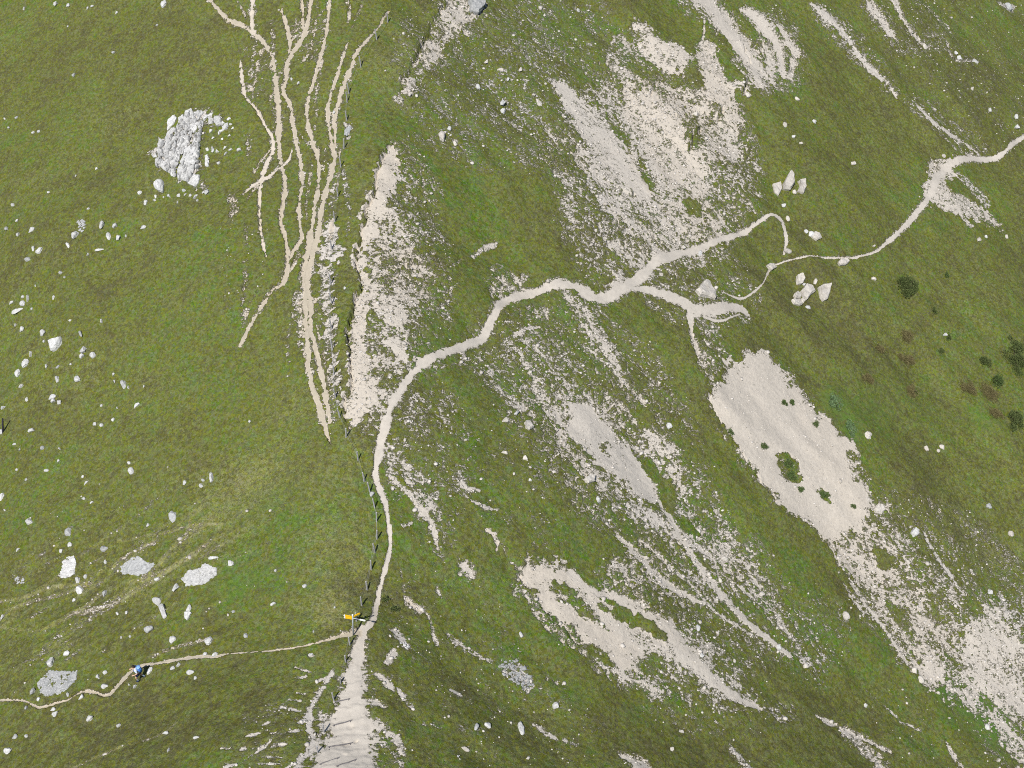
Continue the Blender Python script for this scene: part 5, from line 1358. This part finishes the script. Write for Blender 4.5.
# ------------------------------------------------------------------ loose scree stones: nobody could count them
rs = np.random.RandomState(3)
TEMPL = []
for k_ in range(6):
    P, F = rock_verts(900+k_, 1, 7, .05, .6)
    TEMPL.append((P, np.array(F)))
cov = np.clip(D, 0, 1)*(PF < -.2)
prob = np.where(cov > .06, .25+.75*np.clip(cov*(1.15-cov)*3.4, 0, 1), 0)*(cov > .06)
prob *= np.where(BARE > .3, 1.0, .08)*np.where(cov > .88, .22, 1.0)
flat = prob.ravel().cumsum(); tot = flat[-1]
NP_ = 24000
pick = np.searchsorted(flat, rs.rand(NP_)*tot)
pj, pi = np.unravel_index(np.minimum(pick, nx*ny-1), GX.shape)
size = np.exp(rs.normal(math.log(.050), .5, NP_)).clip(.03, .20)
Vs = []; Fs = []; off = 0
for k_ in range(6):
    sel = np.nonzero(np.arange(NP_) % 6 == k_)[0]
    P, F = TEMPL[k_]
    th = rs.rand(len(sel))*6.283
    c_, s2 = np.cos(th), np.sin(th)
    sx = size[sel]*rs.uniform(.8, 1.5, len(sel)); sy = size[sel]*rs.uniform(.7, 1.1, len(sel)); sz = size[sel]*rs.uniform(.45, .8, len(sel))
    X = P[None, :, 0]*sx[:, None]; Y = P[None, :, 1]*sy[:, None]; Z = P[None, :, 2]*sz[:, None]
    xx = gx[pi[sel]]+rs.uniform(-.04, .04, len(sel)); yy = gy[pj[sel]]+rs.uniform(-.04, .04, len(sel)); zz = ZF[pj[sel], pi[sel]]
    W_ = np.stack([X*c_[:, None]-Y*s2[:, None]+xx[:, None], X*s2[:, None]+Y*c_[:, None]+yy[:, None], Z+zz[:, None]+(sz*.25)[:, None]], -1)
    Vs.append(W_.reshape(-1, 3)); nP = len(P)
    Fs.append((F[None]+(np.arange(len(sel))*nP)[:, None, None]+off).reshape(-1, 3)); off += nP*len(sel)
V = np.concatenate(Vs); F = np.concatenate(Fs)
m = bpy.data.meshes.new('loose_scree')
m.vertices.add(len(V)); m.vertices.foreach_set('co', V.astype(np.float32).ravel())
m.loops.add(len(F)*3); m.loops.foreach_set('vertex_index', F.astype(np.int32).ravel())
m.polygons.add(len(F)); m.polygons.foreach_set('loop_start', np.arange(0, len(F)*3, 3, dtype=np.int32))
m.update(calc_edges=True)
g = NT('scree_stones')
ri = g.n('ShaderNodeNewGeometry').outputs['Random Per Island']
g.bsdf(g.mix(ri, (.36, .33, .29), (.54, .505, .46)), .9, None, .15)
m.materials.append(g.m)
o = bpy.data.objects.new('loose_scree', m); COL.objects.link(o); o['kind'] = 'stuff'
#OBJ_END

# ------------------------------------------------------------------ light
SUN_EL = R(57); SUN_AZ_VEC = Vector((-0.36, -0.93, 0)).normalized()
sun_dir = Vector((SUN_AZ_VEC.x*math.cos(SUN_EL), SUN_AZ_VEC.y*math.cos(SUN_EL), math.sin(SUN_EL)))
sd_ = bpy.data.lights.new('sun', 'SUN'); sd_.energy = 4.6; sd_.angle = R(.5); sd_.color = (1, .965, .91)
so = bpy.data.objects.new('sun', sd_); COL.objects.link(so); so.location = (0, 0, 150)
so.rotation_euler = sun_dir.to_track_quat('Z', 'Y').to_euler()
wd = bpy.data.worlds.new('World'); sc.world = wd; wd.use_nodes = True
nt = wd.node_tree; nt.nodes.clear()
sky = nt.nodes.new('ShaderNodeTexSky'); sky.sky_type = 'NISHITA'; sky.sun_disc = False
sky.sun_elevation = SUN_EL; sky.sun_rotation = math.atan2(SUN_AZ_VEC.x, SUN_AZ_VEC.y)
sky.altitude = 2000
bg = nt.nodes.new('ShaderNodeBackground'); bg.inputs[1].default_value = .08
wo = nt.nodes.new('ShaderNodeOutputWorld')
nt.links.new(sky.outputs[0], bg.inputs[0]); nt.links.new(bg.outputs[0], wo.inputs[0])
sc.view_settings.view_transform = 'Standard'; sc.view_settings.look = 'None'
sc.view_settings.exposure = 0.32; sc.view_settings.gamma = 1.0; sc.view_settings.use_curve_mapping = False

sc.cycles.use_denoising = False
sc.cycles.filter_width = 1.0
